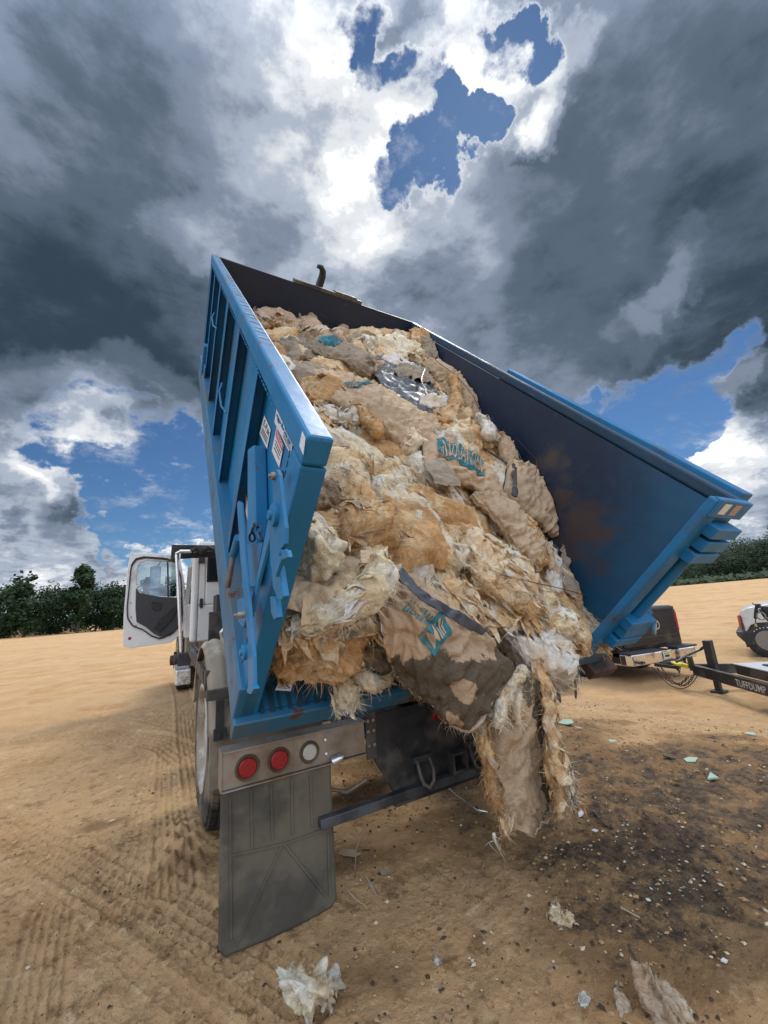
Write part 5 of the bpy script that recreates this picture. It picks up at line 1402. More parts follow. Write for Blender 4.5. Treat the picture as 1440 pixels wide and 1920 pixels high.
# ---- centre of the slope
roll([(640, 860), (660, 920), (690, 985), (720, 1020)], [.36, .46, .46, .34], [.07, .09, .09, .07], 'broad cream fleece sloping down beside the left rear post', WOOL, 43, .9, .02, None, 1400)
roll([(730, 900), (770, 955), (820, 1010), (870, 1050)], [.3, .44, .42, .3], [.07, .09, .09, .07], 'bright white-streaked fleece across the centre of the slope', WOOL_CREAM, 44, .9, .035, None, 1600)
roll([(850, 1030), (905, 1075), (955, 1125), (990, 1170)], [.24, .32, .3, .2], [.08, .10, .10, .07], 'orange fleece draped down toward the hanging bag', WOOL, 45, .9, .05, None, 1600)
chunk(610, 960, .06, .06, .05, 0, .10, 'small brown wad beside the left rear post', WOOL_DIRTY, 46, 1.0, 5, 160)
roll([(620, 1000), (670, 1010), (720, 1005)], [.16, .22, .18], [.11, .13, .11], 'orange lobe curling over the edge in the lower left', WOOL_ORANGE, 47, .7, .10)
roll([(900, 1060), (960, 1090), (1010, 1150), (1060, 1180)], [.2, .3, .3, .2], [.08, .10, .10, .08], 'cream and grey fleece flowing to the lower right corner', WOOL_CREAM, 48, .9, .04, None, 1200)

# ------------------------------------------------------------------ things hanging over the open end (world frame)
def wp(px, py, y): return at_y(px, py, y)
def wloft(name, pts, W, T, side, m, seed, label, amp=.7, tufts=300, flat=2.2, cat='insulation', group=None, ends=.5, paper=False, ns=70, nc=56, parent=None):
    o = loft(name, pts, W, T, side, m, seed, ns, nc, flat, pd(amp, seed) if paper else wd(amp, seed*1.7), ends, tufts)
    if parent is None: tag(o, label, cat, group)
    else: o.parent = parent
    return o
GDOWN = Vector((0, 0, -1))
# torn flap of kraft paper with a thick wool edge, lower left
sheet('paper_flap', [[wp(560, 1060, 1.62), wp(620, 1045, 1.60), wp(680, 1045, 1.58), wp(705, 1040, 1.56)], [wp(540, 1100, 1.40), wp(600, 1092, 1.37), wp(668, 1085, 1.36), wp(705, 1080, 1.38)], [wp(528, 1138, 1.38), wp(578, 1150, 1.32), wp(640, 1118, 1.31), wp(700, 1110, 1.33)]],
      PAPER, 11, 20, .016, .004, 1.2, 'torn kraft paper flap spread over the lower left edge of the heap', 'paper sheet', None, True)
wloft('insulation_batt', [wp(548, 1185, 1.38), wp(585, 1172, 1.35), wp(628, 1150, 1.33), wp(672, 1125, 1.31), wp(705, 1095, 1.32), wp(712, 1040, 1.38)], [.05, .07, .08, .09, .12, .10], [.05, .06, .06, .07, .09, .07], Vector((0, -.6, .8)), WOOL_CREAM, 51, 'cream wool edge curling under the torn paper flap at the lower left', .55, 500, 2.0)
sheet('paper_scrap', [[wp(676, 1030, 1.40), wp(700, 1030, 1.40), wp(722, 1042, 1.40)], [wp(676, 1058, 1.33), wp(702, 1056, 1.32), wp(724, 1060, 1.33)]], PAPER, 13, 14, .010, .004, .8, 'upright tab of kraft paper folded over the cream wool edge', 'paper scrap', None, True)
sheet('paper_scrap', [[wp(566, 1120, 1.34), wp(584, 1122, 1.34)], [wp(566, 1150, 1.31), wp(584, 1150, 1.31)], [wp(566, 1172, 1.30), wp(584, 1172, 1.30)]], PAPER, 14, 12, .008, .003, .8, 'narrow folded strip of kraft paper hanging below the torn flap', 'paper scrap', None, True)
chunk(0, 0, .085, .10, .13, 10, 0, 'big cream lump of insulation behind the left rear post', WOOL_CREAM, 52, .55, 5, 300, at=tuple(wp(597, 1040, 1.46)), group=None)
chunk(0, 0, .17, .10, .12, 0, 0, 'large orange brown wad on the floor lip at the lower left', WOOL_ORANGE, 53, .6, 5, 400, at=tuple(wp(598, 1222, 1.58)), group=None)
chunk(0, 0, .07, .08, .12, 0, 0, 'brown wool beside the left rear post near the floor', WOOL_ORANGE, 54, .6, 5, 200, at=tuple(wp(535, 1215, 1.64)), group=None)
chunk(0, 0, .11, .09, .06, 10, 0, 'orange wad in the dark hollow left of the hanging bag', WOOL_ORANGE, 55, .6, 5, 260, at=tuple(wp(672, 1158, 1.56)), group=None)
wloft('insulation_batt', [wp(655, 1258, 1.66), wp(680, 1280, 1.60), wp(712, 1278, 1.62), wp(745, 1268, 1.70)], [.05, .06, .06, .05], [.05, .055, .055, .04], Vector((0, -.6, .8)), WOOL_CREAM, 56, 'small yellow roll of wool lying on the floor lip beside the hanging tuft', .4, 200, 2.0)
wloft('insulation_batt', [wp(636, 1255, 1.66), wp(643, 1285, 1.60), wp(650, 1310, 1.585), wp(657, 1334, 1.585)], [.05, .075, .08, .05], [.04, .05, .05, .03], Vector((1, 0, 0)), WOOL_CREAM, 57, 'yellow tuft of wool hanging over the blue sill', .5, 400, 2.0)
# printed bag in the hollow
sb, _ = sheet('paper_bag', [[wp(652, 1170, 1.68), wp(700, 1160, 1.68), wp(735, 1165, 1.7)], [wp(652, 1215, 1.64), wp(700, 1205, 1.60), wp(740, 1215, 1.64)], [wp(660, 1258, 1.68), wp(712, 1262, 1.64), wp(760, 1285, 1.68)]], PAPER_GREY, 15, 18, .02, .004, 0, 'dark kraft bag with a teal print, deep in the hollow left of the hanging bag', 'bag', None, True)
tq = [wp(683, 1182, 1.64), wp(715, 1182, 1.64), wp(718, 1216, 1.61), wp(676, 1214, 1.61)]
MB().hexa([p+Vector((0, -.035, 0)) for p in tq], [p+Vector((0, -.034, 0)) for p in tq]).build('bag_print', INKTEAL, sb)
def word_on(quad, txt, m, parent, off=Vector((0, -.005, 0)), shear=0, fn=None):
    vs, fs = text_mesh(txt, 1.0, 0, 1, shear); xs = [v.x for v in vs]; ys = [v.y for v in vs]; x0, x1, y0, y1 = min(xs), max(xs), min(ys), max(ys)
    out = []
    for v in vs:
        s = (v.x-x0)/(x1-x0); t = 1-(v.y-y0)/(y1-y0)
        out.append(fn(s, t) if fn else quad[0].lerp(quad[1], s).lerp(quad[3].lerp(quad[2], s), t)+off)
    return MB().add(out, fs).build('bag_lettering', m, parent, 0, False, False)
word_on([p+Vector((0, -.035, 0)) for p in tq], 'US', PAPER_GREY, sb)
# the big stained bag draped over the sill
rows = [[wp(690, 1095, 1.62), wp(745, 1070, 1.60), wp(815, 1105, 1.58), wp(885, 1150, 1.60)],
        [wp(708, 1150, 1.44), wp(772, 1135, 1.36), wp(842, 1160, 1.34), wp(918, 1190, 1.40)],
        [wp(724, 1218, 1.44), wp(790, 1205, 1.34), wp(865, 1215, 1.31), wp(945, 1225, 1.37)],
        [wp(752, 1275, 1.50), wp(808, 1272, 1.36), wp(880, 1275, 1.31), wp(966, 1258, 1.37)],
        [wp(800, 1318, 1.50), wp(828, 1325, 1.41), wp(882, 1325, 1.36), wp(938, 1300, 1.39)],
        [wp(852, 1358, 1.47), wp(862, 1366, 1.44), wp(878, 1366, 1.42), wp(902, 1345, 1.43)]]
def stn(s, t):
    v = 0
    v = max(v, sstep(.40, .62, s+.25*t))*.85
    v = max(v, .75*(1-sstep(.0, .12, math.hypot((s-.46), (t-.07)*.8))))
    v = max(v, .7*(1-sstep(.02, .14, math.hypot(s-.55, (t-.35)*.8))))
    v -= .75*(1-sstep(.02, .11, math.hypot(s-.66, (t-.62)*.7)))
    v -= .5*(1-sstep(.05, .2, math.hypot(s-.40, (t-.75)*.8)))
    v -= .4*(1-sstep(.03, .14, math.hypot(s-.88, (t-.45)*.8)))
    return v
def finebag(o, f):
    pass
hang, hb_ = sheet('paper_bag', rows, PAPER_STAIN, 21, 26, .024, .004, 1.6, 'large kraft bag with a teal logo and dark wet stains draped over the sill', 'bag', None, True, stn)
HV = [v.co.copy() for v in hang.data.vertices]; HNI = (len(rows)-1)*26; HNJ = 3*26
def hsurf(s, t, off=.005):          # point just above the bag, s down, t across
    fi = min(HNI-1e-3, max(0, s*HNI)); fj = min(HNJ-1e-3, max(0, t*HNJ)); i = int(fi); j = int(fj); a = fi-i; b = fj-j
    g = lambda x, y: HV[x*(HNJ+1)+y]
    p = g(i, j).lerp(g(i, j+1), b).lerp(g(i+1, j).lerp(g(i+1, j+1), b), a)
    return p+Vector((-.15, -1, .25)).normalized()*off
def hpix(px, py):                   # nearest bag parameters to a pixel
    best = None; inv = np.array(RC)
    for i in range(0, HNI+1, 2):
        for j in range(0, HNJ+1, 2):
            d = HV[i*(HNJ+1)+j]-EYE; c = RC.T @ np.array(d); x = 720+FPX*c[0]/c[2]; y = 960+FPX*c[1]/c[2]; e = (x-px)**2+(y-py)**2
            if best is None or e < best[0]: best = (e, i/HNI, j/HNJ)
    return best[1:]
def hquad(pix): return [hpix(*q) for q in pix]
def onquad(Q, s, t, off):           # s across, t down, corners tl,tr,br,bl in (s,t) parameters
    a = Vector(Q[0]).lerp(Vector(Q[1]), s); b = Vector(Q[3]).lerp(Vector(Q[2]), s); c = a.lerp(b, t); return hsurf(c.x, c.y, off)
QL = hquad([(822, 1150), (846, 1190), (812, 1232), (784, 1192)])
N1 = 24; vs = [onquad(QL, i/N1, j/N1, .009) for i in range(N1+1) for j in range(N1+1)]
MB().add(vs, [(i*(N1+1)+j, i*(N1+1)+j+1, (i+1)*(N1+1)+j+1, (i+1)*(N1+1)+j) for i in range(N1) for j in range(N1)]).build('bag_print', INKTEAL, hang, 0, False, False)
# lettering runs up the panel
word_on(None, 'Mill', PAPER, hang, fn=lambda s, t: onquad(QL, .16+.62*t, .88-.76*s, .013), shear=.2)
QT = hquad([(770, 1128), (812, 1160), (800, 1178), (748, 1152)])
word_on(None, 'insul', INKTEAL, hang, fn=lambda s, t: onquad(QT, 1-s, .45-.45*t, .010))
word_on(None, 'ation', INKTEAL, hang, fn=lambda s, t: onquad(QT, 1-s, 1-.45*t, .010))
# wool fringe along its torn lower edge
wloft('wool_fringe', [hsurf(.50, .0, .0), hsurf(.68, .0, .0), hsurf(.84, .0, 0), hsurf(.99, .25, 0), hsurf(.97, .8, 0), hsurf(.80, .98, 0)], [.012, .018, .02, .03, .025, .02], [.012, .015, .015, .02, .02, .015], Vector((0, -1, 0)), WOOL_PINK, 58, None, .12, 160, 2.0, parent=hang)
sheet('plastic_strip', [[wp(735, 1070, 1.40), wp(752, 1066, 1.40)], [wp(780, 1120, 1.32), wp(800, 1112, 1.32)], [wp(850, 1165, 1.30), wp(868, 1150, 1.31)], [wp(905, 1192, 1.33), wp(915, 1182, 1.34)]], PLASTIC, 23, 14, .012, .003, .8, 'black plastic strip along the upper edge of the hanging bag', 'plastic strip', None, True)
# hanging batt: paper backed insulation that dangles almost to the ground
def hrow(py, xs, ys): return [wp(x, py, y) for x, y in zip(xs, ys)]
hb_o, _ = sheet('hanging_batt', [hrow(1275, (925, 965, 1010, 1040), (1.46, 1.40, 1.42, 1.52)), hrow(1330, (905, 955, 1005, 1040), (1.46, 1.38, 1.42, 1.52)), hrow(1400, (905, 955, 1000, 1040), (1.45, 1.40, 1.50, 1.50)), hrow(1460, (915, 965, 1008, 1050), (1.44, 1.42, 1.54, 1.48)), hrow(1510, (935, 975, 1016, 1045), (1.43, 1.42, 1.52, 1.46)), hrow(1560, (950, 968, 990, 1000), (1.43, 1.43, 1.48, 1.46))],
      PAPER_STAIN, 31, 20, .022, .004, 1.5, 'paper-backed insulation batt hanging from the heap almost to the ground', 'insulation', None, True, lambda s, t: .62*(1-sstep(.03, .18, abs(t-.80)))*(1-sstep(.75, .95, s))+.6*(1-sstep(0, .35, s))*sstep(.3, .6, t))
wloft('wool_edge', [wp(905, 1345, 1.44), wp(905, 1400, 1.42), wp(922, 1470, 1.40), wp(945, 1530, 1.39), wp(940, 1575, 1.40)], [.06, .07, .07, .07, .03], [.04, .05, .05, .045, .02], Vector((1, 0, 0)), WOOL_ORANGE, 61, None, .42, 500, 2.2, parent=hb_o, ns=90)
wloft('wool_edge', [wp(990, 1235, 1.50), wp(1020, 1290, 1.44), wp(1030, 1350, 1.42), wp(1042, 1420, 1.40), wp(1058, 1480, 1.40), wp(1072, 1515, 1.41)], [.08, .09, .10, .11, .10, .05], [.06, .07, .07, .07, .06, .03], Vector((1, 0, 0)), WOOL, 62, None, .55, 900, 2.1, parent=hb_o, ns=100)
wloft('wool_edge', [wp(1030, 1400, 1.44), wp(1036, 1450, 1.42), wp(1044, 1500, 1.41), wp(1054, 1538, 1.41)], [.04, .05, .05, .03], [.04, .05, .04, .02], Vector((1, 0, 0)), WOOL, 63, None, .4, 300, 2.1, parent=hb_o)
wloft('wool_strand', [wp(985, 1250, 1.42), wp(962, 1290, 1.38), wp(938, 1325, 1.37), wp(925, 1368, 1.38)], [.05, .055, .05, .02], [.04, .05, .04, .02], Vector((1, 0, 0)), WOOL_CREAM, 64, None, .45, 400, 2.0, parent=hb_o)
wloft('wool_strand', [wp(975, 1290, 1.37), wp(968, 1330, 1.36), wp(972, 1362, 1.37)], [.02, .022, .008], [.02, .02, .008], Vector((1, 0, 0)), WOOL_CREAM, 65, None, .2, 120, 2.0, parent=hb_o, ns=40, nc=24)
wloft('wool_strand', [wp(926, 1560, 1.39), wp(928, 1575, 1.385), wp(936, 1592, 1.38)], [.018, .010, .003], [.014, .008, .003], Vector((1, 0, 0)), WOOL_WHITE, 66, None, .05, 20, 2.0, parent=hb_o, ns=20, nc=12)
# white and peach lump spilling over the sill on the right
wloft('insulation_batt', [wp(955, 1165, 1.80), wp(985, 1195, 1.60), wp(1020, 1225, 1.50), wp(1048, 1258, 1.48), wp(1052, 1285, 1.50)], [.20, .30, .34, .28, .16], [.12, .16, .18, .14, .06], Vector((1, .1, .3)), WOOL_WHITE, 67, 'white and peach lump of insulation spilling over the right half of the sill', .8, 700, 2.2)
wloft('insulation_batt', [wp(1036, 1135, 1.95), wp(1062, 1155, 1.80), wp(1080, 1178, 1.72), wp(1088, 1198, 1.68), wp(1086, 1218, 1.68)], [.16, .19, .15, .09, .04], [.1, .12, .1, .07, .03], Vector((1, 0, .2)), WOOL_CREAM, 68, 'shaggy grey cream tail of wool at the lower right corner of the container', .8, 900, 2.1)
wloft('insulation_batt', [wp(1000, 1285, 1.50), wp(1022, 1310, 1.46), wp(1035, 1345, 1.44)], [.07, .08, .04], [.06, .06, .03], Vector((1, 0, 0)), WOOL_DIRTY, 69, 'dark wet shreds dangling right of the hanging batt', .6, 200, 2.1)
for pts, lb in (([wp(1040, 1265, 1.62), wp(1046, 1290, 1.60), wp(1050, 1318, 1.60)], 'brown strip of soaked paper dangling below the white lump'), ([wp(1072, 1255, 1.66), wp(1078, 1275, 1.65), wp(1080, 1310, 1.65)], 'thin brown strip of soaked paper dangling under the right corner')):
    wloft('soaked_strip', pts, [.02, .022, .018], [.006, .008, .006], Vector((1, 0, 0)), TWIG, 70, lb, .12, 0, 2.4, 'paper scrap', None, .5, True, 30, 20)
# loose wires and twine lying on the heap
def wire(pix, r, label, w=.12, m=TWIG):
    P = []
    for q in pix:
        c = on_pile(q[0], q[1]); P.append(Vector((c.x, c.y, pile(c.x, c.y)))+pn(c.x, c.y)*(w+(q[2] if len(q) > 2 else 0)))
    Q = []
    for i in range(len(P)-1):
        p0 = P[max(0, i-1)]; p1 = P[i]; p2 = P[i+1]; p3 = P[min(len(P)-1, i+2)]
        for f in np.linspace(0, 1, 8, endpoint=False): Q.append(((p1*2)+(p2-p0)*f+(p0*2-p1*5+p2*4-p3)*f*f+(p1*3-p0-p2*3+p3)*f*f*f)*.5)
    Q.append(P[-1])
    o = MB().tube(Q, r, 6).build('wire', m, None, 0, True); finish(o, label, 'wire', None)
wire([(785, 690), (800, 712), (830, 735), (855, 765), (866, 785), (875, 810), (905, 845), (935, 870), (945, 895)], .0035, 'long thin wire curving down over the upright bag by the right wall', .21)
wire([(960, 868), (966, 895), (960, 925), (945, 935)], .0025, 'thin looped wire over the black-taped bag', .26)
wire([(783, 718), (778, 740), (785, 757), (800, 765)], .002, 'pale bent wire on the dark plastic sheet', .15, ALU)
wire([(900, 1108), (960, 1120), (1020, 1130), (1072, 1142)], .0025, 'thin straight wire lying across the lower right fleece', .15)
b_ = wp(517, 1298, 1.72)
lab_q = [wp(538, 1248, 1.70), wp(560, 1250, 1.70), wp(545, 1296, 1.66), wp(516, 1294, 1.66)]
lo = MB().hexa(lab_q, [p+Vector((0, .003, 0)) for p in lab_q]).build('paper_tag', STICKERW)
tag(lo, 'white printed tag with a barcode lying on the lower left lip', 'tag')
mbk = MB()
for k in range(9):
    s0 = .28+k*.03; a = lab_q[0].lerp(lab_q[1], s0); b = lab_q[3].lerp(lab_q[2], s0); a2 = lab_q[0].lerp(lab_q[1], s0+.016); b2 = lab_q[3].lerp(lab_q[2], s0+.016); off = Vector((0, -.002, 0))
    mbk.add([a.lerp(b, .35)+off, a2.lerp(b2, .35)+off, a2.lerp(b2, .60)+off, a.lerp(b, .60)+off], [(0, 1, 2, 3)])
for t in (.1, .18, .26, .68, .75, .82, .89):
    mbk.add([lab_q[0].lerp(lab_q[3], t)+(lab_q[1]-lab_q[0])*.12+off, lab_q[0].lerp(lab_q[3], t)+(lab_q[1]-lab_q[0])*.85+off, lab_q[0].lerp(lab_q[3], t+.02)+(lab_q[1]-lab_q[0])*.85+off, lab_q[0].lerp(lab_q[3], t+.02)+(lab_q[1]-lab_q[0])*.12+off], [(0, 1, 2, 3)])
mbk.build('tag_print', INKBLACK, lo, 0, False, False)

# ------------------------------------------------------------------ vehicles on the right
# pickup: local frame x right, y forward, z up; origin under its rear left corner
PA = at_z(1170, 1225, .10); PB = at_z(1293, 1207, .10)
ang = math.atan2(PB.y-PA.y, PB.x-PA.x); PWID = (PB-PA).length
GZ = -.415
pk = empty('pickup_truck', (PA.x, PA.y, GZ), (0, 0, ang), 'dark grey pickup with a chrome rear bumper, parked beyond the right end of the container', 'pickup')
Wp = PWID; TZ = 1.215                                       # tailgate top above its ground
b_ = MB()
side = [(.10, .50), (.10, 1.13), (.16, TZ), (1.75, TZ), (1.80, TZ+.02), (2.10, TZ+.36), (3.3, TZ+.36), (3.75, TZ+.03), (4.6, TZ-.06), (4.72, .85), (4.72, .42), (4.25, .36), (4.2, .60), (3.98, .76), (3.72, .76), (3.5, .60), (3.45, .36), (1.45, .36), (1.40, .60), (1.18, .74), (.92, .74), (.70, .60), (.64, .42)]
b_.prism(side, 'x', .03, Wp-.03)
pb = b_.build('body', DARKCAR, pk, .03)
MB().box(.13, Wp-.13, .075, .1, .56, 1.15).build('tailgate', DARKCAR, pk, .02)
MB().box(.12, Wp-.12, .06, .11, 1.15, 1.205).build('tailgate_top', DARKTRIM, pk, .012)
MB().box(.14, Wp-.14, .07, .078, .70, .715).box(.14, Wp-.14, .07, .078, .60, .606).build('tailgate_crease', DARKTRIM, pk)
MB().lathe([(.085, 0), (.08, .012), (.001, .014)], (Wp*.60, .074, .90), (0, -1, 0), 24).build('badge', CHROME, pk, 0, True)
MB().lathe([(.060, 0), (.001, .003)], (Wp*.60, .0595, .90), (0, -1, 0), 24).build('badge_field', DARKCAR, pk, 0, True)
MB().box(Wp/2-.07, Wp/2+.07, .062, .075, 1.04, 1.10).build('tailgate_handle', CHROME, pk, .01)
for x0 in (.03, Wp-.13): MB().box(x0+.02, x0+.08, .085, .14, .76, 1.10).build('tail_light', REDLENS, pk, .01)
# bumper: two chrome halves with a stepped middle
for x0, x1 in ((-.01, Wp*.46), (Wp*.72, Wp+.01)):
    MB().prism([(x0, -.02), (x0+.05 if x0 < .5 else x0, -.11), (x1 if x0 < .5 else x1-.05, -.11), (x1, -.02), (x1, .10), (x0, .10)], 'z', .30, .49).build('chrome_bumper', CHROME, pk, .02)
MB().box(-.015, Wp*.48, -.12, .10, .49, .52).box(Wp*.70, Wp+.015, -.12, .10, .49, .52).build('bumper_step', DARKTRIM, pk, .008)
MB().box(Wp*.46, Wp*.72, -.06, .06, .30, .48).build('bumper_middle', CHROME, pk, .01)
MB().box(Wp*.42, Wp*.74, -.16, .06, .28, .305).build('hitch_step', DARKTRIM, pk, .006)
MB().box(Wp*.49, Wp*.60, -.085, -.075, .34, .46).build('licence_plate', simple('plate_yellow', (.55, .50, .30), .5, 0, .15, 20), pk, .004)
MB().box(Wp*.505, Wp*.585, -.0875, -.0855, .43, .44).box(Wp*.51, Wp*.58, -.0875, -.0855, .375, .41).build('plate_characters', INKBLACK, pk)
MB().box(Wp*.58, Wp*.66, -.30, .1, .22, .28).lathe([(.02, 0), (.02, .05), (.035, .07), (.03, .10), (.001, .12)], (Wp*.62, -.28, .28), (0, 0, 1), 14).build('tow_hitch', BLACK, pk, .004)
def car_wheel(parent, c, r, w, side, name='wheel', tyre=TYREBLK, rim=RIM):
    t = MB(); A = Vector((side, 0, 0)); c = Vector(c)
    t.lathe([(r*.62, -w/2+.02), (r*.66, -w/2), (r*.9, -w/2-.004), (r*.985, -w/2+.02), (r, -w/2+.045), (r, w/2-.045), (r*.985, w/2-.02), (r*.9, w/2+.004), (r*.66, w/2), (r*.62, w/2-.02)], c, A, 48, None, True)
    e = Vector((0, 1, 0)); g = Vector((0, 0, 1))
    for k in range(48):
        a = 2*PI*k/48
        for q in range(4):
            x0 = -w/2+.01+(w-.02)*q/4; a2 = a+(q % 2)*PI/48
            P = lambda an, rad, x: c+A*x+(e*math.cos(an)+g*math.sin(an))*rad
            t.hexa([P(a2, r-.004, x0+.004), P(a2+.085, r-.004, x0+.004), P(a2+.085, r-.004, x0+(w-.02)/4-.004), P(a2, r-.004, x0+(w-.02)/4-.004)], [P(a2, r+.008, x0+.004), P(a2+.085, r+.008, x0+.004), P(a2+.085, r+.008, x0+(w-.02)/4-.004), P(a2, r+.008, x0+(w-.02)/4-.004)])
    o = t.build(name, tyre, parent, 0, True)
    m = MB(); m.lathe([(r*.62, w/2-.01), (r*.60, w/2-.03), (r*.5, w/2-.05), (r*.25, w/2-.03), (r*.2, w/2-.015), (.001, w/2-.012), (.001, -w/2+.03), (r*.62, -w/2+.03)], c, A, 32)
    m.build('rim', rim, o, 0, True)
    for k in range(6):
        a = 2*PI*k/6; MB
    return o
for x, s in ((.12, -1), (Wp-.12, 1)):
    for y in (1.05, 3.85): car_wheel(pk, (x, y, .33), .33, .22, s)
MB().box(.12, Wp-.12, .2, 4.4, .30, .42).lathe([(.001, 0), (.28, .02), (.30, .1), (.28, .18), (.001, .2)], (Wp/2, .62, .30), (0, 0, 1), 20).build('chassis', BLACK, pk, .01)
MB().prism([(2.14, TZ+.05), (2.30, TZ+.32), (3.2, TZ+.32), (3.55, TZ+.05)], 'x', .022, .03).prism([(2.14, TZ+.05), (2.30, TZ+.32), (3.2, TZ+.32), (3.55, TZ+.05)], 'x', Wp-.03, Wp-.022).build('side_window', DARKGLASS, pk)
MB().hexa([(.15, 1.86, TZ+.06), (Wp-.15, 1.86, TZ+.06), (Wp-.2, 2.07, TZ+.31), (.2, 2.07, TZ+.31)], [(.15, 1.85, TZ+.065), (Wp-.15, 1.85, TZ+.065), (Wp-.2, 2.06, TZ+.315), (.2, 2.06, TZ+.315)]).build('rear_window', DARKGLASS, pk)

# dump trailer tongue
tr = empty('dump_trailer', (7.0, 3.0, -.4), None, 'black dump trailer whose tongue with a jack post is hitched to the grey pickup', 'trailer')
ti = Matrix.Translation((-7.0, -3.0, .4))
def tt(mb, name, m, bev=.0, smooth=False, parent=None):
    o = mb.build(name, m, parent or tr, bev, smooth); o.data.transform(ti); return o
A0 = at_z(1296, 1247, -.05); A1 = at_z(1440, 1284, -.05); dA = (A1-A0).normalized(); A2 = A0+dA*2.6
nA = Vector((-dA.y, dA.x, 0)); nA = nA if nA.dot(EYE-A0) > 0 else -nA
Hf = .135
P0 = Vector((A0.x, A0.y, -.05-Hf/2)); P2 = Vector((A2.x, A2.y, -.05-Hf/2))
fr = MB(); fr.beam(P0-nA*.025, P2-nA*.025, .05, Hf)
frame = tt(fr, 'tongue_beam', BLACK, .004)
tt(MB().beam(P0+Vector((0, 0, Hf/2))-nA*.03, P2+Vector((0, 0, Hf/2))-nA*.03, .07, .012).beam(P0-Vector((0, 0, Hf/2))-nA*.03, P2-Vector((0, 0, Hf/2))-nA*.03, .07, .012), 'beam_flange', BLACKDUST, .002, False, frame)
dB = Vector((-dA.x*.2+.55, dA.y, 0)).normalized(); Bq = P0+Vector((.12, .0, 0))
tt(MB().beam(Bq, Bq+dB*2.4, .05, Hf), 'tongue_beam', BLACK, .004)
# lettering on the near face of the beam
vs_, fs_ = text_mesh('TUFFDUMP', 1.0); xs = [v.x for v in vs_]; ys = [v.y for v in vs_]; x0, x1, y0, y1 = min(xs), max(xs), min(ys), max(ys)
t0 = at_z(1373, 1268, -.05); k0 = (Vector((t0.x, t0.y, 0))-Vector((A0.x, A0.y, 0))).dot(dA)
k1 = k0+.50
out = []
for v in vs_:
    s = (v.x-x0)/(x1-x0); t = (v.y-y0)/(y1-y0); q = A0+dA*(k0+(k1-k0)*s); out.append((q.x+nA.x*.004, q.y+nA.y*.004, -.05-Hf*.86+Hf*.62*t))
tt(MB().add(out, fs_), 'lettering', LETTER, 0, False, frame)
# jack post
J = at_x(1350, 1291, 7.36); jz = -.4
jx, jy = 7.25, 3.14
Jt = .33
tt(MB().box(jx-.055, jx+.055, jy-.05, jy+.05, -.12, Jt), 'jack_post', BLACK, .006)
tt(MB().box(jx-.04, jx+.04, jy-.035, jy+.035, -.37, -.12).box(jx-.09, jx+.09, jy-.08, jy+.08, -.40, -.37), 'jack_foot', BLACKDUST, .004)
C0 = A0+Vector((-.0, .0, 0)); CP = at_z(1256, 1252, -.09)
tt(MB().beam(Vector((P0.x+.02, P0.y, -.13)), Vector((P0.x, P0.y, .08)), .06, .06, (1, 0, 0)), 'coupler_plate', BLACK, .004)
tt(MB().beam(at_z(1292, 1250, -.08), at_z(1266, 1243, -.05), .07, .06).beam(at_z(1276, 1247, -.06), at_z(1262, 1241, -.03), .10, .03), 'coupler_head', YELLOW, .008)
cpn = tt(MB().beam(at_z(1275, 1252, -.12), at_z(1228, 1246, -.10), .06, .05).tube([at_z(1268, 1254, -.12), at_z(1274, 1258, -.15), at_z(1272, 1266, -.18), at_z(1264, 1268, -.18)], .014, 8), 'drawbar', BLACK, .004)
tt(MB().tube([at_z(1268, 1241, .0), at_z(1290, 1228, .08), at_z(1315, 1217, .16), Vector((jx-.04, jy, .27))], .020, 8), 'brake_hose', BLACK, 0, True)
ch = MB()
def catn(a, b, sag, n=16): a = Vector(a); b = Vector(b); return [a.lerp(b, i/n)-Vector((0, 0, sag*4*(i/n)*(1-i/n))) for i in range(n+1)]
ca = at_z(1240, 1252, -.12); cb2 = at_z(1300, 1266, -.14)
chain_links(ch, catn(ca, cb2, .20), .020, .006); chain_links(ch, catn(at_z(1232, 1252, -.12), at_z(1290, 1268, -.16), .17), .020, .006)
tt(ch, 'safety_chain', RUSTY, 0, True)
tt(MB().tube(catn(at_z(1222, 1250, -.1), at_z(1310, 1262, -.1), .27), .006, 6), 'trailer_cable', BLACK, 0, True)
# tool box on the tongue and winch arm
T0 = A0+dA*(k0-.02)-nA*.05; 
b0 = Vector((T0.x, T0.y, 0)); 
def tbx(a0, a1, n0, n1, z0, z1, mb):
    q = lambda a, n_, z: (b0.x+dA.x*a-nA.x*n_, b0.y+dA.y*a-nA.y*n_, z)
    return mb.hexa([q(a0, n0, z0), q(a1, n0, z0), q(a1, n1, z0), q(a0, n1, z0)], [q(a0, n0, z1), q(a1, n0, z1), q(a1, n1, z1), q(a0, n1, z1)])
tbo = tt(tbx(.0, 1.0, .0, .55, -.03, .09, MB()), 'tool_box', BLACK, .004)
tt(tbx(-.02, 1.0, -.01, .57, .09, .103, MB()), 'tool_box_lid', simple('pale_checker_plate', (.42, .43, .45), .45, .2, .12, 20), .003, False, tbo)
tt(tbx(.22, .40, .18, .30, .103, .12, MB()), 'lid_latch', BLACK, .002, False, tbo)
ha = at_x(1415, 1180, 8.3); hb2 = at_x(1418, 1133, 8.3)
wm = MB()
wm.tube([at_x(1416, 1160, 8.3), at_x(1417, 1148, 8.3), at_x(1419, 1133, 8.3), at_x(1423, 1133, 8.3), at_x(1425, 1140, 8.3)], .022, 8)
wm.tube([at_x(1419, 1134, 8.3), at_x(1412, 1133, 8.3), at_x(1411, 1130, 8.3)], .008, 6)
wm.tube([at_x(1424, 1142, 8.3), at_x(1432, 1155, 8.3), at_x(1442, 1165, 8.3)], .016, 8).tube([at_x(1422, 1145, 8.3), at_x(1417, 1160, 8.3), at_x(1416, 1171, 8.3)], .007, 6)
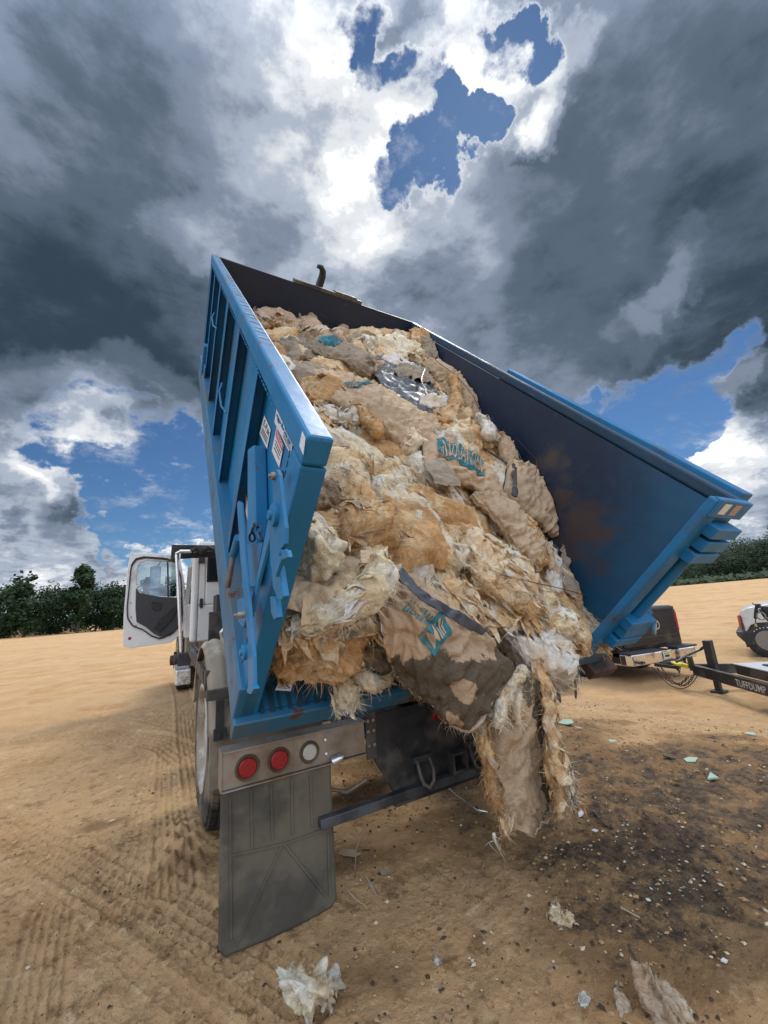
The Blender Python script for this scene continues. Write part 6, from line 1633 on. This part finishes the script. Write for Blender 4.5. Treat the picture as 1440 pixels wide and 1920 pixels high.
tt(wm, 'winch_arm', BLACK, 0, True)
tt(MB().hexa([at_x(1424, 1136, 8.35), at_x(1450, 1138, 8.35), at_x(1450, 1160, 8.35), at_x(1438, 1158, 8.35), at_x(1428, 1146, 8.35)], [p+Vector((.06, .02, 0)) for p in (at_x(1424, 1136, 8.35), at_x(1450, 1138, 8.35), at_x(1450, 1160, 8.35), at_x(1438, 1158, 8.35), at_x(1428, 1146, 8.35))]), 'winch_housing', BLACK, .005)
c_ = at_x(1427, 1155, 8.28)
tt(MB().tube([c_+Vector((0, math.cos(a)*.055, math.sin(a)*.055)) for a in np.linspace(0, 2*PI, 16, endpoint=False)], .010, 6, None, True), 'winch_pulley', DULLMETAL, 0, True)
tt(MB().lathe([(.010, 0), (.016, .02), (.020, .05), (.001, .055)], at_x(1416, 1169, 8.3), (0, 0, -1), 10), 'rope_end', YELLOW, 0, True)
# pale pickup nosing in from the right edge; local x runs back from its nose, y away from the camera
GS = at_z(1440, 1235, -.42); tS = Vector((.30, -.954, 0)).normalized(); mS = Vector((-tS.y*-1, -tS.x, 0)); mS = Vector((tS.y, -tS.x, 0))
if mS.dot(EYE-GS) < 0: mS = -mS
wv = empty('white_pickup', GS, (0, 0, math.atan2(tS.y, tS.x)), 'pale pickup with a black bumper and orange corner light, cut off by the right edge', 'pickup')
YA = 1 if (Matrix.Rotation(math.atan2(tS.y, tS.x), 3, 'Z') @ Vector((0, 1, 0))).dot(mS) < 0 else -1
def q2(px, py):
    d = ray(px, py); p = EYE+d*((GS-EYE).dot(mS)/d.dot(mS)); return ((p-GS).dot(tS), p.z-GS.z)
def yy(a, b): return (a*YA, b*YA) if YA > 0 else (b*YA, a*YA)
nb_ = q2(1386, 1150); hA = q2(1390, 1145); hB = q2(1402, 1140); hC = q2(1440, 1133)
xN = nb_[0]; wc_ = q2(1441, 1201); RS = wc_[1]; kS = RS/.40; ac = lambda px, py: q2(px, py)
sp_ = [(xN+.03, q2(1392, 1184)[1]), (xN, nb_[1]), hA, hB, hC, (wc_[0]+.75*kS, hC[1]+.03), (wc_[0]+1.3*kS, 1.50*kS), (wc_[0]+2.7*kS, 1.52*kS), (wc_[0]+2.9*kS, hC[1]), (wc_[0]+4.3*kS, hC[1]-.02), (wc_[0]+4.3*kS, .42*kS), (wc_[0]+.55*kS, .42*kS), (wc_[0]+.50*kS, .62*kS), (wc_[0]+.34*kS, .82*kS), q2(1440, 1167), q2(1420, 1168), q2(1408, 1172), q2(1403, 1180), q2(1402, 1185)]
y0_, y1_ = yy(0, 1.5)
MB().prism(sp_, 'y', y0_, y1_).build('body', SILVERCAR, wv, .03)
y0_, y1_ = yy(-.006, -.0005); MB().prism([(wc_[0]+.85*kS, hC[1]+.04), (wc_[0]+1.32*kS, 1.44*kS), (wc_[0]+2.6*kS, 1.45*kS), (wc_[0]+2.7*kS, hC[1]+.04)], 'y', y0_, y1_).build('side_window', DARKGLASS, wv)
y0_, y1_ = yy(-.010, .15)
MB().prism([q2(1382, 1154), q2(1387, 1154), q2(1391, 1180), q2(1386, 1174)], 'y', y0_, y1_).build('corner_light', ORANGELENS, wv, .004)
MB().prism([q2(1387, 1154), q2(1390, 1156), q2(1396, 1183), q2(1391, 1181)], 'y', y0_, y1_).build('lamp_surround', DARKTRIM, wv, .003)
y0_, y1_ = yy(-.03, 1.53)
MB().prism([q2(1379, 1184), q2(1383, 1192), q2(1397, 1204), q2(1401, 1214), q2(1416, 1209), q2(1416, 1184)], 'y', y0_, y1_).build('bumper', BLACK, wv, .015)
y0_, y1_ = yy(.2, 1.3); MB().box(xN-.01, xN+.03, y0_, y1_, nb_[1]-.18, nb_[1]-.02).build('grille', DARKTRIM, wv, .006)
y0_, y1_ = yy(.12, 1.4); MB().box(q2(1404, 1200)[0], wc_[0]+4.2*kS, y0_, y1_, .40*kS, .80*kS).build('chassis', BLACK, wv, .01)
def ywheel(parent, c, r, w):
    t = MB(); A = Vector((0, -YA, 0))
    t.lathe([(r*.55, -w/2+.02), (r*.58, -w/2), (r*.88, -w/2-.006), (r*.98, -w/2+.02), (r, -w/2+.05), (r, w/2-.05), (r*.98, w/2-.02), (r*.88, w/2), (r*.58, w/2), (r*.55, w/2-.02)], c, A, 48, None, True)
    o = t.build('wheel', TYREBLK, parent, 0, True)
    MB().lathe([(r*.56, w/2-.005), (r*.54, w/2-.012), (r*.50, w/2-.05), (r*.44, w/2-.09), (r*.2, w/2-.06), (.001, w/2-.05), (.001, -w/2+.03), (r*.55, -w/2+.03)], c, A, 32).build('rim', simple('dusty_rim', (.20, .18, .16), .5, .3, .2, 8), o, 0, True)
    MB().lathe([(r*.34, w/2-.09), (r*.32, w/2-.045), (r*.14, w/2-.02), (.001, w/2-.02)], c, A, 24).build('hub', DARKTRIM, o, 0, True)
    lt = MB()
    for k in range(7):
        a = math.radians(160-13*k); e = Vector((math.cos(a), 0, math.sin(a))); f = Vector((-math.sin(a), 0, math.cos(a)))
        lt.beam(Vector(c)+A*(w/2+.001)+e*r*.70, Vector(c)+A*(w/2+.001)+e*r*.76, .016, .002, A)
    lt.build('tyre_marks', LETTER, o)
    return o
ywheel(wv, (wc_[0], .10*YA, RS), RS, .24); ywheel(wv, (wc_[0]+3.1*RS/.4, .10*YA, RS), RS, .24)
# loose muddy wheel and rusty block under the right corner of the load
wc = at_z(1085, 1287, -.38)
mw = empty('muddy_wheel', (wc.x-.1, wc.y+.35, -.38), (0, 0, math.radians(-22)), 'muddy black tyre showing between the spilled insulation and the grey pickup', 'wheel')
o = car_wheel(mw, (0, 0, .43), .43, .30, 1, 'tyre', TYRE, RUSTY)

# ------------------------------------------------------------------ debris on the ground
rnd = random.Random(12)
# pebbles, clods, splinters: nobody could count them
def scatter(name, n, gen, m, label, cat):
    vs = []; fs = []
    for k in range(n):
        x, y, s = gen(); z = ground_z(x, y)+s*.15
        h = [Vector((rnd.gauss(0, 1), rnd.gauss(0, 1), rnd.gauss(0, .6))) for _ in range(1)]
        bmv = [(1, 0, 0), (0, 1, 0), (-1, 0, 0), (0, -1, 0), (0, 0, .7), (0, 0, -.7), (.7, .7, .2), (-.7, .6, .1)]
        rz = rnd.uniform(0, 6.3); sx = rnd.uniform(.6, 1.6); o = len(vs)
        for a in bmv[:6]:
            ax = a[0]*sx*rnd.uniform(.7, 1.2); ay = a[1]*rnd.uniform(.6, 1.2)
            vs.append((x+s*(ax*math.cos(rz)-ay*math.sin(rz)), y+s*(ax*math.sin(rz)+ay*math.cos(rz)), z+s*a[2]*rnd.uniform(.6, 1.1)))
        fs += [(o, o+1, o+4), (o+1, o+2, o+4), (o+2, o+3, o+4), (o+3, o, o+4), (o+1, o, o+5), (o+2, o+1, o+5), (o+3, o+2, o+5), (o, o+3, o+5)]
    ob = raw(name, vs, fs, m, False); tag(ob, label, cat, None, 'stuff')
def g_near():
    while True:
        x = rnd.uniform(-2.2, 5.5); y = rnd.uniform(.3, 4.2)
        if rnd.random() < (.25+.75*sstep(.2, 1.6, x))*math.exp(-max(0, math.hypot(x-1.2, y-1)-1.2)*.55): return x, y, rnd.choice((.0015, .002, .003, .004, .005, .008))*rnd.uniform(.7, 1.5)
scatter('dark_clods', 5200, g_near, simple('dark_clod', (.045, .03, .02), .9, 0, .5, 20), 'small dark clods and cinders strewn over the dirt behind the truck', 'clods')
scatter('pale_pebbles', 1500, g_near, simple('pale_pebble', (.50, .40, .27), .9, 0, .3, 20), 'small pale pebbles and grit strewn over the dirt', 'pebbles')
scatter('dirt_clods', 3800, g_near, simple('dirt_clod', (.33, .20, .10), .95, 0, .3, 20), 'brown crumbs of dirt strewn over the ground', 'clods')
def gw(px, py): p = at_z(px, py, 0); z = ground_z(p.x, p.y); p = at_z(px, py, z); return Vector((p.x, p.y, ground_z(p.x, p.y)))
def gtuft(px, py, s, label, m, seed, tall=1.0):
    c = gw(px, py); q = c+Vector((0, 0, s*.35*tall)); q_ = q
    chunk(0, 0, s, s*.8, s*.6*tall, rnd.uniform(0, 90), 0, label, m, seed, 1.5, 5 if s > .04 else 4, 260, at=tuple(q_), group='scraps of insulation on the ground', name='insulation_scrap')
gtuft(588, 1895, .075, 'cream scrap of insulation on the dirt at the bottom edge, left of centre', WOOL_CREAM, 81, 1.6)
gtuft(1048, 1722, .030, 'pale scrap of insulation on the dirt below the hanging batt', WOOL_CREAM, 82)
gtuft(1066, 1728, .020, 'tiny yellowish scrap touching the pale scrap below the hanging batt', WOOL_CREAM, 83)
gtuft(1235, 1890, .045, 'tan scrap of insulation at the bottom right, upright and frayed', WOOL_PINK, 84, 1.5)
gtuft(1165, 1893, .030, 'low brown scrap of insulation near the bottom edge, beside the upright tan one', WOOL_PINK, 85, .6)
gtuft(818, 1808, .010, 'little white fluff on the bare dirt between the flap and the lower scraps', WOOL_WHITE, 86)
gtuft(1095, 1880, .012, 'little pale fluff near the bottom edge left of the tan scraps', WOOL_WHITE, 87)
def shard(px, py, s, m, label, cat='debris', n=5, h=.004, name='shard', asp=1.0):
    c = gw(px, py); a0 = rnd.uniform(0, 6); pts = [(c.x+math.cos(a0+2*PI*k/n)*s*rnd.uniform(.6, 1.2)*asp, c.y+math.sin(a0+2*PI*k/n)*s*rnd.uniform(.5, 1.0)) for k in range(n)]
    tl = rnd.uniform(-.3, .3)
    A = [(x, y, c.z+.006+(x-c.x)*tl+s*.2) for x, y in pts]; B = [(x, y, z-h) for x, y, z in A]
    o = MB().hexa(A, B).build(name, m); tag(o, label, cat); return o
GREEN = simple('pale_green_card', (.30, .42, .33), .7, 0, .15, 10); BIT = simple('white_bit', (.62, .62, .58), .6); CARD = simple('brown_card', (.30, .22, .15), .8, 0, .2, 10)
shard(1062, 1356, .075, GREEN, 'pale green scrap right of the hanging batt, farthest one from the camera', 'scrap', 5, .006)
shard(1085, 1366, .045, BIT, 'white scrap lying beside the farthest pale green scrap', 'scrap')
shard(1150, 1392, .045, GREEN, 'grey green scrap on the dirt between the batt and the right edge', 'scrap')
shard(1295, 1428, .05, GREEN, 'dull green scrap near a bigger pale one at the right', 'scrap', 5, .005, 'shard', 1.6)
shard(1336, 1459, .042, GREEN, 'triangular pale green scrap near the right edge', 'scrap', 3, .008)
shard(1257, 1424, .06, simple('dark_scrap', (.05, .045, .04), .6), 'dark scrap next to the dull green one at the right', 'scrap', 6, .01)
shard(1408, 1367, .05, GREEN, 'small green scrap close to the trailer at the right edge', 'scrap')
shard(1359, 1806, .014, BIT, 'square white chip at the lower right', 'chip', 4)
shard(1215, 1690, .012, BIT, 'white chip in the dark wet patch', 'chip', 5)
shard(1089, 1528, .022, BIT, 'white chip just right of the hanging batt', 'chip', 5, .01)
shard(1115, 1560, .018, BIT, 'white flake in the dark soil below the hanging batt', 'chip', 4)
shard(545, 1505+0, .001, BIT, 'speck of white on the dirt behind the flap', 'chip') if False else None
shard(210, 1541, .022, simple('tan_chip', (.55, .42, .28), .8), 'square tan chip on the tyre marks left of the wheel', 'chip', 4, .003)
shard(655, 1605, .045, CARD, 'crumpled brown card beside the mud flap', 'card', 6, .004, 'card_scrap', 1.4)
shard(722, 1640, .03, PAPER_GREY, 'small torn card on the dirt under the under-run bar', 'card', 5, .003, 'card_scrap')
# shattered glass
gv = MB()
for k in range(45):
    px = 1285+rnd.gauss(0, 38); py = 1655+rnd.gauss(0, 22)
    if k % 3 == 0: px = 1180+rnd.gauss(0, 45); py = 1570+rnd.gauss(0, 20)
    c = gw(px, py); s = rnd.uniform(.002, .008); a = rnd.uniform(0, 6)
    pts = [(c.x+math.cos(a+2*PI*i/3)*s*rnd.uniform(.6, 1.4), c.y+math.sin(a+2*PI*i/3)*s*rnd.uniform(.6, 1.4), c.z+.004+rnd.uniform(0, .004)) for i in range(3)]
    gv.hexa(pts, [(x, y, z-.002) for x, y, z in pts])
o = gv.build('glass_shards', simple('broken_glass', (.45, .52, .46), .15, 0, .2, 30)); tag(o, 'scatter of broken glass in the dark soil at the right', 'glass', None, 'stuff')
def stick(pix, r, label, m, name='stick', lift=.006):
    P = [gw(*q)+Vector((0, 0, lift)) for q in pix]; o = MB().tube(P, r, 6).build(name, m, None, 0, True); tag(o, label, name)
PALE = simple('pale_twig', (.34, .26, .18), .8, 0, .2, 20)
stick([(682, 1560), (668, 1595), (666, 1630), (672, 1660)], .003, 'thin curved twig on the dirt right of the mud flap', PALE)
stick([(686, 1645), (698, 1665), (706, 1682)], .004, 'short straight twig right of the mud flap', PALE)
stick([(652, 1672), (668, 1690), (690, 1705)], .003, 'grey twig near the foot of the mud flap', PALE)
stick([(832, 1476), (860, 1500), (895, 1526), (915, 1530)], .004, 'thin white cable on the ground behind the truck', ALU, 'cable', .02)
stick([(1115, 1525), (1135, 1550), (1150, 1556)], .006, 'dark stick in the black soil right of the hanging batt', BLACKDUST)
stick([(1165, 1705), (1185, 1716), (1200, 1724)], .003, 'thin pale twig across the dark soil', PALE)
stick([(1180, 1780), (1205, 1820), (1232, 1850)], .004, 'dark half-buried strip near the bottom right', BLACKDUST)
stick([(1062, 1428), (1080, 1455), (1087, 1482), (1083, 1500)], .0035, 'bent black wire standing beside the hanging batt', TWIG, 'wire', .05)
a = gw(962, 1556); b = gw(1028, 1512)
o = MB().beam(a+Vector((0, 0, .03)), b+Vector((0, 0, .03)), .05, .045).build('steel_bar', GREYBAR, None, .004); tag(o, 'grey steel bar on the ground behind the hanging batt', 'bar')
